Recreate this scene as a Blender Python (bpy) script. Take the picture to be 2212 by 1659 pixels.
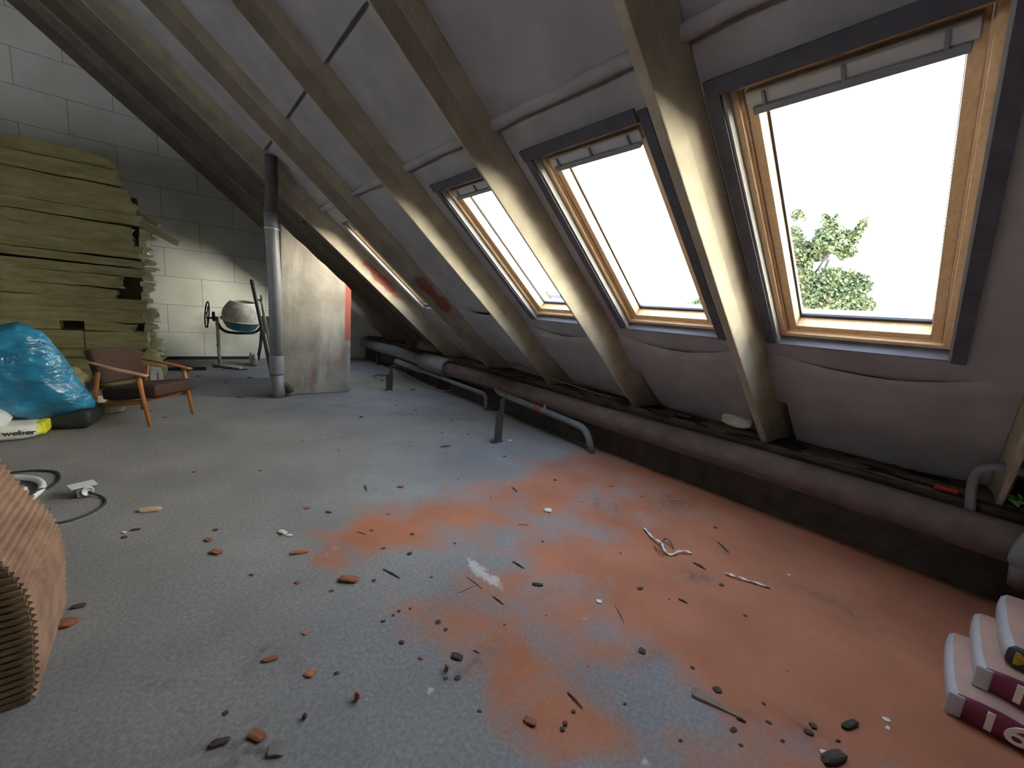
import bpy, bmesh, math, random
from mathutils import Vector, Matrix, noise
random.seed(7)
scene = bpy.context.scene
for o in list(bpy.data.objects): bpy.data.objects.remove(o)
R = math.radians

# ------------------------------------------------------------------ camera
FPX, W_, H_ = 872.26, 2212.0, 1659.0
YAW, PITCH, ROLL, TH = R(40.361), R(9.928), R(5.0), R(39.179)
CAM = Vector((0, 0, 1.5))
def _axes():
    cy, sy, cp, sp, cr, sr = math.cos(YAW), math.sin(YAW), math.cos(PITCH), math.sin(PITCH), math.cos(ROLL), math.sin(ROLL)
    fw = Vector((sy*cp, cy*cp, -sp)); r0 = Vector((cy, -sy, 0)); u0 = Vector((sy*sp, cy*sp, cp))
    return fw, cr*r0 + sr*u0, -sr*r0 + cr*u0
FW, RT, UP = _axes()
cd = bpy.data.cameras.new('camera'); cam = bpy.data.objects.new('camera', cd); scene.collection.objects.link(cam)
m3 = Matrix((RT, UP, -FW)).transposed()
cam.matrix_world = Matrix.Translation(CAM) @ m3.to_4x4()
cd.sensor_fit = 'HORIZONTAL'; cd.sensor_width = 36.0; cd.lens = FPX/W_*36.0; cd.clip_start = 0.02; cd.clip_end = 3000
scene.camera = cam
def pix(P):
    v = Vector(P)-CAM; z = v.dot(FW)
    return (W_/2+FPX*v.dot(RT)/z, H_/2-FPX*v.dot(UP)/z) if z > 0.05 else (-1e4, -1e4)
def floor_at(px, py, z=0.0):
    v = RT*((px-W_/2)/FPX) - UP*((py-H_/2)/FPX) + FW
    t = (z-CAM.z)/v.z
    return CAM+v*t

# ------------------------------------------------------------------ sky and exposure
vs = scene.view_settings; vs.view_transform = 'Standard'; vs.look = 'None'; vs.gamma = 1.0; vs.use_curve_mapping = False
vs.exposure = 1.06
world = bpy.data.worlds.new('sky'); scene.world = world; world.use_nodes = True
nt = world.node_tree; nt.nodes.clear()
def wn(t, **k):
    n = nt.nodes.new(t)
    for a, b in k.items(): setattr(n, a, b)
    return n
tc = wn('ShaderNodeTexCoord'); sx = wn('ShaderNodeSeparateXYZ'); nt.links.new(tc.outputs['Generated'], sx.inputs[0])
ramp = wn('ShaderNodeValToRGB'); nt.links.new(sx.outputs['Z'], ramp.inputs[0])
ce = ramp.color_ramp.elements; ce[0].position = 0.0; ce[0].color = (1.9, 1.93, 1.98, 1); ce[1].position = 1.0; ce[1].color = (.30, .38, .52, 1)
e = ce.new(.22); e.color = (1.35, 1.33, 1.3, 1); e = ce.new(.5); e.color = (.58, .63, .71, 1)
# hazy glow of a low sun behind thin cloud, towards +x and -y
dot = wn('ShaderNodeVectorMath', operation='DOT_PRODUCT'); nt.links.new(tc.outputs['Generated'], dot.inputs[0])
sd = Vector((.74, -.66, .16)).normalized(); dot.inputs[1].default_value = sd
mx0 = wn('ShaderNodeMath', operation='MAXIMUM'); nt.links.new(dot.outputs['Value'], mx0.inputs[0]); mx0.inputs[1].default_value = 0
pw = wn('ShaderNodeMath', operation='POWER'); nt.links.new(mx0.outputs[0], pw.inputs[0]); pw.inputs[1].default_value = 9
gl = wn('ShaderNodeMix', data_type='RGBA', blend_type='ADD'); gl.inputs[0].default_value = 1.0
gm = wn('ShaderNodeMix', data_type='RGBA', blend_type='MULTIPLY'); gm.inputs[0].default_value = 1.0
gm.inputs[6].default_value = (2.6, 2.15, 1.4, 1); nt.links.new(pw.outputs[0], gm.inputs[7])
nt.links.new(ramp.outputs[0], gl.inputs[6]); nt.links.new(gm.outputs[2], gl.inputs[7])
bg = wn('ShaderNodeBackground'); bg.inputs[1].default_value = 9.0; nt.links.new(gl.outputs[2], bg.inputs[0])
wo = wn('ShaderNodeOutputWorld'); nt.links.new(bg.outputs[0], wo.inputs[0])

# ------------------------------------------------------------------ helpers
def s2l(c): return tuple(((x/255)/12.92 if x/255 <= .04045 else ((x/255+.055)/1.055)**2.4) for x in c)
MATS = {}
def mat(name, col, rough=.85, var=.12, scale=8.0, bump=.0, bscale=60.0, metal=0.0, spec=.3, col2=None, stretch=None, detail=6.0, thr=None):
    m = bpy.data.materials.new(name); m.use_nodes = True; n = m.node_tree; b = n.nodes['Principled BSDF']
    b.inputs['Roughness'].default_value = rough; b.inputs['Metallic'].default_value = metal
    b.inputs['Specular IOR Level'].default_value = spec
    t = n.nodes.new('ShaderNodeTexCoord'); mp = n.nodes.new('ShaderNodeMapping'); n.links.new(t.outputs['Object'], mp.inputs[0])
    if stretch: mp.inputs['Scale'].default_value = stretch
    nz = n.nodes.new('ShaderNodeTexNoise'); nz.inputs['Scale'].default_value = scale; nz.inputs['Detail'].default_value = detail
    n.links.new(mp.outputs[0], nz.inputs[0])
    cr = n.nodes.new('ShaderNodeValToRGB'); n.links.new(nz.outputs[0], cr.inputs[0])
    c2 = col2 if col2 else tuple(min(1, x*(1+var)) for x in col)
    c1 = col if col2 else tuple(x*(1-var) for x in col)
    cr.color_ramp.elements[0].color = (*c1, 1); cr.color_ramp.elements[1].color = (*c2, 1)
    lo, hi = thr if thr else (.3, .7)
    cr.color_ramp.elements[0].position = lo; cr.color_ramp.elements[1].position = hi
    n.links.new(cr.outputs[0], b.inputs['Base Color'])
    if bump:
        nb = n.nodes.new('ShaderNodeTexNoise'); nb.inputs['Scale'].default_value = bscale; nb.inputs['Detail'].default_value = 4
        n.links.new(mp.outputs[0], nb.inputs[0]); bp = n.nodes.new('ShaderNodeBump'); bp.inputs['Strength'].default_value = bump
        bp.inputs['Distance'].default_value = .01
        n.links.new(nb.outputs[0], bp.inputs['Height']); n.links.new(bp.outputs[0], b.inputs['Normal'])
    MATS[name] = m; return m
def link(o): scene.collection.objects.link(o); return o
def build(name, bm, m, parent=None, smooth=False, bevel=0.0, mats=None):
    bmesh.ops.recalc_face_normals(bm, faces=bm.faces)
    me = bpy.data.meshes.new(name); bm.to_mesh(me); bm.free()
    for mm in (mats or [m]): me.materials.append(mm)
    if smooth:
        for p in me.polygons: p.use_smooth = True
    o = link(bpy.data.objects.new(name, me))
    if parent: o.parent = parent
    if bevel:
        b = o.modifiers.new('bevel', 'BEVEL'); b.width = bevel; b.segments = 2; b.limit_method = 'ANGLE'
    return o
def tag(o, label, cat, group=None, kind=None):
    o['label'] = label; o['category'] = cat
    if group: o['group'] = group
    if kind: o['kind'] = kind
    return o
def struct(o, label=None):
    o['kind'] = 'structure'
    if label: o['label'] = label
    return o
def empty(name, loc=(0, 0, 0), rz=0.0):
    o = bpy.data.objects.new(name, None); link(o); o.location = loc; o.rotation_euler = (0, 0, rz); o.empty_display_size = .1
    return o
def box(bm, c, s, M=None, mi=0):
    vs_ = []
    for dx, dy, dz in ((-1,-1,-1),(1,-1,-1),(1,1,-1),(-1,1,-1),(-1,-1,1),(1,-1,1),(1,1,1),(-1,1,1)):
        v = Vector((c[0]+dx*s[0]/2, c[1]+dy*s[1]/2, c[2]+dz*s[2]/2))
        vs_.append(bm.verts.new(M @ v if M else v))
    for f in ((0,3,2,1),(4,5,6,7),(0,1,5,4),(1,2,6,5),(2,3,7,6),(3,0,4,7)):
        bm.faces.new([vs_[i] for i in f]).material_index = mi
def hexa(bm, P, mi=0):       # 8 points: bottom loop 0-3, top loop 4-7
    v = [bm.verts.new(p) for p in P]
    for f in ((0,3,2,1),(4,5,6,7),(0,1,5,4),(1,2,6,5),(2,3,7,6),(3,0,4,7)): bm.faces.new([v[i] for i in f]).material_index = mi
def tube(bm, pts, r, seg=12, caps=True, radii=None):
    pts = [Vector(p) for p in pts]; rings = []
    prev = None
    for i, p in enumerate(pts):
        a = pts[max(0, i-1)]; b = pts[min(len(pts)-1, i+1)]; d = (b-a).normalized()
        if prev is None:
            u = d.orthogonal().normalized()
        else:
            u = (prev - d*prev.dot(d)).normalized()
        prev = u; w = d.cross(u); rr = radii[i] if radii else r
        rings.append([bm.verts.new(p + (u*math.cos(2*math.pi*k/seg)+w*math.sin(2*math.pi*k/seg))*rr) for k in range(seg)])
    for a, b in zip(rings, rings[1:]):
        for k in range(seg): bm.faces.new((a[k], a[(k+1)%seg], b[(k+1)%seg], b[k]))
    if caps:
        bm.faces.new(list(reversed(rings[0]))); bm.faces.new(rings[-1])
def smoothpath(pts, n=6):
    P = [Vector(p) for p in pts]; out = []
    for i in range(len(P)-1):
        p0, p1, p2, p3 = P[max(0, i-1)], P[i], P[i+1], P[min(len(P)-1, i+2)]
        for k in range(n):
            t = k/n
            out.append(.5*((2*p1)+(p2-p0)*t+(2*p0-5*p1+4*p2-p3)*t*t+(3*p1-p0-3*p2+p3)*t**3))
    out.append(P[-1]); return out
def lathe(bm, prof, seg=32, M=None, closed=False):
    rings = []
    for r, z in prof:
        rings.append([bm.verts.new((M @ Vector((r*math.cos(2*math.pi*k/seg), r*math.sin(2*math.pi*k/seg), z))) if M else Vector((r*math.cos(2*math.pi*k/seg), r*math.sin(2*math.pi*k/seg), z))) for k in range(seg)])
    for a, b in zip(rings, rings[1:]):
        for k in range(seg): bm.faces.new((a[k], a[(k+1)%seg], b[(k+1)%seg], b[k]))
    if closed: bm.faces.new(list(reversed(rings[0]))); bm.faces.new(rings[-1])
def N(): return bmesh.new()

# roof frame: y along the eave, s down the slope, d outwards from the camera height
NV = Vector((math.sin(TH), 0, math.cos(TH))); TV = Vector((math.cos(TH), 0, -math.sin(TH)))
def rp(y, s, d): return CAM + NV*d + TV*s + Vector((0, y, 0))
def rbox(bm, y0, y1, s0, s1, d0, d1, mi=0):
    hexa(bm, [rp(y0,s0,d0), rp(y1,s0,d0), rp(y1,s1,d0), rp(y0,s1,d0), rp(y0,s0,d1), rp(y1,s0,d1), rp(y1,s1,d1), rp(y0,s1,d1)], mi)

# ------------------------------------------------------------------ materials
M_felt = mat('felt', (.285, .272, .278), .95, .14, 3.0, .35, 220)
M_raft = mat('rafter', (.36, .32, .245), .9, .16, 5.0, .35, 90, stretch=(1, 1, 1))
def mat_red(name, y, s, rs, rd):
    m = mat(name, (.36, .32, .245), .9, .16, 5.0, .35, 90); n = m.node_tree; L = n.links; b = n.nodes['Principled BSDF']
    old = b.inputs['Base Color'].links[0].from_socket
    t = n.nodes.new('ShaderNodeTexCoord'); mp = n.nodes.new('ShaderNodeMapping'); mp.vector_type = 'TEXTURE'; L.new(t.outputs['Object'], mp.inputs[0])
    mp.inputs['Location'].default_value = rp(y, s, 1.93); mp.inputs['Rotation'].default_value = (0, TH, 0); mp.inputs['Scale'].default_value = (rs, 5, rd)
    g = n.nodes.new('ShaderNodeVectorMath'); g.operation = 'LENGTH'; L.new(mp.outputs[0], g.inputs[0])
    nz = n.nodes.new('ShaderNodeTexNoise'); nz.inputs['Scale'].default_value = 5; L.new(t.outputs['Object'], nz.inputs[0])
    ad = n.nodes.new('ShaderNodeMath'); ad.operation = 'ADD'; L.new(g.outputs['Value'], ad.inputs[0]); L.new(nz.outputs[0], ad.inputs[1])
    cr = n.nodes.new('ShaderNodeValToRGB'); L.new(ad.outputs[0], cr.inputs[0]); cr.color_ramp.elements[0].position = .75; cr.color_ramp.elements[1].position = 1.0
    cr.color_ramp.elements[0].position = .8; cr.color_ramp.elements[0].color = (1, 1, 1, 1); cr.color_ramp.elements[1].color = (0, 0, 0, 1)
    mx = n.nodes.new('ShaderNodeMix'); mx.data_type = 'RGBA'; L.new(cr.outputs[0], mx.inputs[0]); L.new(old, mx.inputs[6]); mx.inputs[7].default_value = (.30, .10, .08, 1)
    L.new(mx.outputs[2], b.inputs['Base Color']); return m
M_raftshade = mat('rafter_shaded', (.15, .13, .10), .9, .16, 5.0, .35, 90)  # same concrete as the other rafters, far-end shade put into its colour
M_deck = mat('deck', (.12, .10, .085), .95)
M_dark = mat('window_dark', (.07, .07, .088), .8, .2, 12)
M_board = mat('board', (.34, .335, .325), .9, .08, 6)
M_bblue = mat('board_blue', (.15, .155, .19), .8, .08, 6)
M_alu = mat('aluminium', (.45, .46, .45), .5, .05, 5, metal=.3)
M_bar = mat('bar_grey', (.20, .20, .22), .55, .05)
M_rub = mat('rubber', (.03, .035, .045), .6, .1)
M_ledge = mat('ledge', (.20, .155, .125), .95, .2, 5, .5, 60)
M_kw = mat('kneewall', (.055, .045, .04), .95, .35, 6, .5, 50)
M_lag = mat('pipe_lagging', (.115, .085, .075), .9, .22, 7, .3, 70)
M_laglight = mat('pipe_lagging_pale', (.17, .175, .18), .85, .15, 7, .3, 70)
M_steelg = mat('grey_steel', (.20, .21, .215), .6, .2, 12, .15, 80)
M_dsteel = mat('dark_steel', (.07, .068, .06), .65, .25, 16)
M_cut = mat('pale_edge', (.50, .48, .42), .7, .1)

def mat_pine():
    m = bpy.data.materials.new('pine'); m.use_nodes = True; n = m.node_tree; b = n.nodes['Principled BSDF']
    t = n.nodes.new('ShaderNodeTexCoord'); mp = n.nodes.new('ShaderNodeMapping'); n.links.new(t.outputs['Object'], mp.inputs[0])
    mp.inputs['Rotation'].default_value = (0, TH, 0); mp.inputs['Scale'].default_value = (1.2, 14, 14)
    w = n.nodes.new('ShaderNodeTexNoise'); w.inputs['Scale'].default_value = 4; w.inputs['Detail'].default_value = 8; w.inputs['Distortion'].default_value = .6
    n.links.new(mp.outputs[0], w.inputs[0]); cr = n.nodes.new('ShaderNodeValToRGB'); n.links.new(w.outputs[0], cr.inputs[0])
    cr.color_ramp.elements[0].position = .35; cr.color_ramp.elements[1].position = .65
    cr.color_ramp.elements[0].color = (.60, .40, .22, 1); cr.color_ramp.elements[1].color = (.70, .50, .29, 1)
    n.links.new(cr.outputs[0], b.inputs['Base Color']); b.inputs['Roughness'].default_value = .35
    return m
M_pine = mat_pine()
def mat_glass():
    m = bpy.data.materials.new('window_glass'); m.use_nodes = True; n = m.node_tree; n.nodes.clear()
    tr = n.nodes.new('ShaderNodeBsdfTransparent'); tr.inputs[0].default_value = (.94, .97, .97, 1)
    g = n.nodes.new('ShaderNodeBsdfGlossy'); g.inputs['Roughness'].default_value = .02
    lw = n.nodes.new('ShaderNodeLayerWeight'); lw.inputs[0].default_value = .5
    po = n.nodes.new('ShaderNodeMath'); po.operation = 'POWER'; n.links.new(lw.outputs['Facing'], po.inputs[0]); po.inputs[1].default_value = 4
    fr = n.nodes.new('ShaderNodeMath'); fr.operation = 'MULTIPLY_ADD'; n.links.new(po.outputs[0], fr.inputs[0]); fr.inputs[1].default_value = .45; fr.inputs[2].default_value = .02
    mx = n.nodes.new('ShaderNodeMixShader'); o = n.nodes.new('ShaderNodeOutputMaterial')
    n.links.new(fr.outputs[0], mx.inputs[0]); n.links.new(tr.outputs[0], mx.inputs[1]); n.links.new(g.outputs[0], mx.inputs[2]); n.links.new(mx.outputs[0], o.inputs[0])
    return m
M_glass = mat_glass()

# ------------------------------------------------------------------ floor
DUST_X0, DUST_Y0 = 500, 960
DUST = [  # columns 500..2300 step 100, rows 960..1660 step 50
 [0,0,0,0,0,0,0,.05,.5,.6,.7,.7,.7,.7,.7,.7,.7,.7,.7],
 [0,0,0,0,0,.05,.15,.55,.65,.7,.7,.7,.7,.7,.7,.7,.7,.7,.7],
 [0,0,0,.02,.1,.3,.6,.85,.62,.6,.7,.75,.7,.7,.7,.7,.7,.7,.7],
 [0,0,0,.45,.7,.75,.5,.42,.6,.62,.75,.8,.75,.7,.7,.7,.7,.7,.7],
 [0,0,.35,.95,.6,.4,.25,.55,.5,.8,.9,.9,.85,.75,.7,.7,.7,.7,.7],
 [0,.1,.6,.15,.12,.08,.12,.85,.8,.9,.95,.95,.95,.92,.8,.7,.7,.7,.7],
 [0,0,0,.05,.08,.3,.75,.5,.8,.95,.78,1,1,.95,.9,.8,.7,.7,.7],
 [0,0,0,.05,.5,.3,.4,.5,.7,.95,1,1,1,1,1,.9,.8,.7,.7],
 [0,0,0,0,.25,.5,.45,.45,.42,.85,.92,1,1,1,1,.95,.85,.8,.8],
 [0,0,0,0,.12,.5,.7,.5,.4,.38,.9,1,1,1,1,1,.9,.85,.8],
 [0,0,0,0,.1,.3,.75,.55,.3,.12,.65,.95,1,1,1,1,.95,.9,.85],
 [0,0,0,0,0,.2,.7,.8,.5,.08,.25,.75,.95,1,1,1,.95,.9,.85],
 [0,0,0,0,0,.1,.5,.8,.7,.1,.2,.5,.65,.95,.98,1,.95,.9,.85],
 [0,0,0,0,0,0,.15,.5,.5,.3,.5,.6,.4,.55,.9,.95,.9,.9,.85],
 [0,0,0,0,0,0,0,.2,.1,.2,.5,.5,.5,.5,.6,.9,.9,.9,.85]]
def dust_at(px, py):
    u = (px-DUST_X0)/100; v = (py-DUST_Y0)/50
    u = max(0, min(17.999, u)); v = max(0, min(13.999, v)); i, j = int(u), int(v); u -= i; v -= j
    u = u*u*(3-2*u); v = v*v*(3-2*v)
    return (DUST[j][i]*(1-u)+DUST[j][i+1]*u)*(1-v)+(DUST[j+1][i]*(1-u)+DUST[j+1][i+1]*u)*v
# patches with their own shape: (px, py, rx, ry, angle, amount) ; pale = spilled plaster, dark = dirt
PALE = [(1050,1243,12,50,-55,1.1),(1030,1228,8,28,-50,.9),(712,1192,45,14,0,.55),(1265,1335,30,14,-20,.5),(930,1490,26,8,0,.8),(1350,1600,20,10,0,.3),(700,945,110,5,-10,.45),(1395,1650,30,12,0,.8),(1660,1600,14,30,20,.35),(1180,1480,60,5,0,.25),(740,1615,40,20,0,.2),(1500,1000,10,6,0,.2),(990,910,130,4,-8,.4)]
DARK = [(560,1620,90,30,0,.6),(470,1640,80,25,0,.6),(540,1590,70,18,0,.35),(600,1545,120,12,-10,.25),(540,1440,12,30,20,.5),(620,1430,30,8,30,.45),(580,1402,30,4,0,.6),(330,1475,80,4,0,.45),(690,1460,90,4,10,.3),(620,1150,28,8,0,.5),(1500,1245,45,15,10,.5),(1455,1090,60,25,0,.45),(820,1060,40,4,0,.25),(1330,1100,20,12,0,.4),(1290,1080,10,16,0,.5),(1005,1440,70,14,-30,.5),(1850,1330,90,10,25,.35),(1780,1290,90,10,20,.3),(640,830,60,8,0,.35),(880,810,60,10,0,.35),(1000,905,60,3,0,.45),(870,895,90,2.5,0,.5),(760,880,50,2.5,5,.45),(850,960,50,4,0,.2),(1640,1550,70,10,30,.4),(1740,1570,60,20,25,.5),(1400,1420,50,25,0,.3),(850,825,60,5,0,.4),(560,860,50,8,0,.5),(430,790,80,6,0,.4),(520,800,60,5,0,.4),(300,1020,200,3,3,.15),(1560,1185,25,6,40,.4),(160,1080,25,5,0,.5)]
def patch(L, px, py):
    t = 0
    for (x, y, rx, ry, a, k) in L:
        c, s = math.cos(R(a)), math.sin(R(a)); dx, dy = px-x, py-y
        u = (c*dx+s*dy)/rx; v = (-s*dx+c*dy)/ry
        q = u*u+v*v
        if q < 6: t += k*math.exp(-q*1.1)
    return min(1, t)
XF = 3.84
def make_floor():
    me = bpy.data.meshes.new('floor'); xs = []; x = -8.6
    while x < XF-1e-6:
        xs.append(x); x += .25 if x < -1.6 else .04
    xs.append(XF)
    ys = []; y = -4.2
    while y < 10.6:
        ys.append(y); y += .25 if y < -1 else (.03 if y < 2 else (.05 if y < 5 else .08))
    ys.append(10.6)
    V = []; F = []; D = []; P = []; K = []
    nx = len(xs)
    for yy in ys:
        for xx in xs:
            n1 = noise.noise(Vector((xx*2.3, yy*2.3, 0))); n2 = noise.noise(Vector((xx*7, yy*7, 3)))
            V.append((xx, yy, .003*n1+.0012*n2))
            p = pix((xx, yy, 0))
            if p[0] < -3000: p = (2100, 1500) if xx > 0 else (-100, 900)
            D.append(dust_at(*p)); P.append(patch(PALE, *p)); K.append(patch(DARK, *p))
    for j in range(len(ys)-1):
        for i in range(nx-1):
            a = j*nx+i; F.append((a, a+1, a+nx+1, a+nx))
    me.from_pydata(V, [], F)
    for nm, arr in (('dust', D), ('pale', P), ('dirt', K)):
        at = me.attributes.new(nm, 'FLOAT', 'POINT'); at.data.foreach_set('value', arr)
    for p in me.polygons: p.use_smooth = True
    m = bpy.data.materials.new('screed'); m.use_nodes = True; n = m.node_tree; L = n.links; b = n.nodes['Principled BSDF']
    tcn = n.nodes.new('ShaderNodeTexCoord')
    def nz(sc, det=6, dist=0.0, rough=.55):
        q = n.nodes.new('ShaderNodeTexNoise'); q.inputs['Scale'].default_value = sc; q.inputs['Detail'].default_value = det
        q.inputs['Distortion'].default_value = dist; q.inputs['Roughness'].default_value = rough; L.new(tcn.outputs['Object'], q.inputs[0]); return q
    def ramp(src, a, ca, bb, cb):
        q = n.nodes.new('ShaderNodeValToRGB'); q.color_ramp.elements[0].position = a; q.color_ramp.elements[1].position = bb
        q.color_ramp.elements[0].color = (*ca, 1); q.color_ramp.elements[1].color = (*cb, 1); L.new(src, q.inputs[0]); return q
    def mth(op, a, bb):
        q = n.nodes.new('ShaderNodeMath'); q.operation = op; q.use_clamp = op in ('ADD', 'MULTIPLY') and False
        for i, v in enumerate((a, bb)):
            if isinstance(v, (int, float)): q.inputs[i].default_value = v
            else: L.new(v, q.inputs[i])
        return q.outputs[0]
    def mixc(fac, a, bb):
        q = n.nodes.new('ShaderNodeMix'); q.data_type = 'RGBA'; q.clamp_factor = True
        L.new(fac, q.inputs[0])
        for i, v in ((6, a), (7, bb)):
            if isinstance(v, tuple): q.inputs[i].default_value = (*v, 1)
            else: L.new(v, q.inputs[i])
        return q.outputs[2]
    base = ramp(nz(1.1, 8).outputs[0], .3, (.200, .192, .193), .7, (.290, .275, .268))
    fine = ramp(nz(60, 6).outputs[0], .38, (.72, .72, .72), .66, (1.08, 1.08, 1.08))
    mul = n.nodes.new('ShaderNodeMix'); mul.data_type = 'RGBA'; mul.blend_type = 'MULTIPLY'; mul.inputs[0].default_value = .7
    L.new(base.outputs[0], mul.inputs[6]); L.new(fine.outputs[0], mul.inputs[7])
    def attr(nm):
        q = n.nodes.new('ShaderNodeAttribute'); q.attribute_name = nm; return q.outputs['Fac']
    nmid = nz(3.2, 10, .6, .6).outputs[0]; nhi = nz(26, 6).outputs[0]
    dj = mth('ADD', attr('dust'), mth('MULTIPLY', mth('SUBTRACT', nmid, .5), 1.5))
    dj = mth('ADD', dj, mth('MULTIPLY', mth('SUBTRACT', nhi, .5), .35))
    dmask = ramp(dj, .14, (0, 0, 0), .72, (1, 1, 1))
    gate = ramp(attr('dust'), .03, (0, 0, 0), .2, (1, 1, 1))
    dfac = mth('MULTIPLY', mth('MULTIPLY', dmask.outputs[0], gate.outputs[0]), .93)
    dcol = ramp(nz(2.1, 8).outputs[0], .3, (.33, .118, .062), .7, (.42, .165, .090))
    c = mixc(dfac, mul.outputs[2], dcol.outputs[0])
    kj = mth('MULTIPLY', attr('dirt'), ramp(nz(14, 8, .8).outputs[0], .38, (0, 0, 0), .62, (1.3, 1.3, 1.3)).outputs[0])
    c = mixc(kj, c, (.10, .088, .08))
    pj = mth('MULTIPLY', ramp(mth('ADD', attr('pale'), mth('MULTIPLY', mth('SUBTRACT', nz(16, 8, .6).outputs[0], .5), 1.6)), .42, (0, 0, 0), .72, (1, 1, 1)).outputs[0], ramp(attr('pale'), .05, (0, 0, 0), .5, (.85, .85, .85)).outputs[0])
    c = mixc(pj, c, (.46, .43, .41))
    spk = n.nodes.new('ShaderNodeTexVoronoi'); spk.inputs['Scale'].default_value = 22; L.new(tcn.outputs['Object'], spk.inputs[0])
    sp = ramp(spk.outputs['Distance'], .02, (1, 1, 1), .07, (0, 0, 0)); hid = ramp(nz(9, 3).outputs[0], .56, (0, 0, 0), .6, (1, 1, 1))
    c = mixc(mth('MULTIPLY', mth('MULTIPLY', sp.outputs[0], hid.outputs[0]), .8), c, (.09, .075, .065))
    spk2 = n.nodes.new('ShaderNodeTexVoronoi'); spk2.inputs['Scale'].default_value = 13; L.new(tcn.outputs['Object'], spk2.inputs[0])
    sp2 = ramp(spk2.outputs['Distance'], .02, (1, 1, 1), .05, (0, 0, 0)); hid2 = ramp(nz(5, 3).outputs[0], .58, (0, 0, 0), .6, (1, 1, 1))
    c = mixc(mth('MULTIPLY', mth('MULTIPLY', sp2.outputs[0], hid2.outputs[0]), .6), c, (.6, .56, .5))
    L.new(c, b.inputs['Base Color']); b.inputs['Roughness'].default_value = .97; b.inputs['Specular IOR Level'].default_value = .08
    bp = n.nodes.new('ShaderNodeBump'); bp.inputs['Strength'].default_value = .35; bp.inputs['Distance'].default_value = .01
    L.new(mth('ADD', nz(45, 6).outputs[0], mth('MULTIPLY', nmid, 1.5)), bp.inputs['Height']); L.new(bp.outputs[0], b.inputs['Normal'])
    me.materials.append(m)
    o = link(bpy.data.objects.new('floor', me)); struct(o)
    return o
make_floor()
b_ = N(); box(b_, (-2.38, 3.2, -.15), (12.44, 14.8, .28)); struct(build('floor_slab', b_, M_kw))

# ------------------------------------------------------------------ eave kneewall with its ledge
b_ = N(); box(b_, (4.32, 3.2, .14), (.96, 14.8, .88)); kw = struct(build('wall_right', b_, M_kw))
me = N()
nx, ny = 14, 150
g = [[me.verts.new((XF-.005+.9*i/nx, -4.2+14.8*j/ny, .582+.02*noise.noise(Vector((i*.7, j*.35, 5)))+(.012*noise.noise(Vector((i*2.3, j*1.4, 8)))) - (.012 if i == 0 else 0))) for i in range(nx+1)] for j in range(ny+1)]
for j in range(ny):
    for i in range(nx): me.faces.new((g[j][i], g[j][i+1], g[j+1][i+1], g[j+1][i]))
struct(build('trim_1', me, M_ledge, smooth=True), 'rubble dust topping of the eave ledge')

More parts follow.
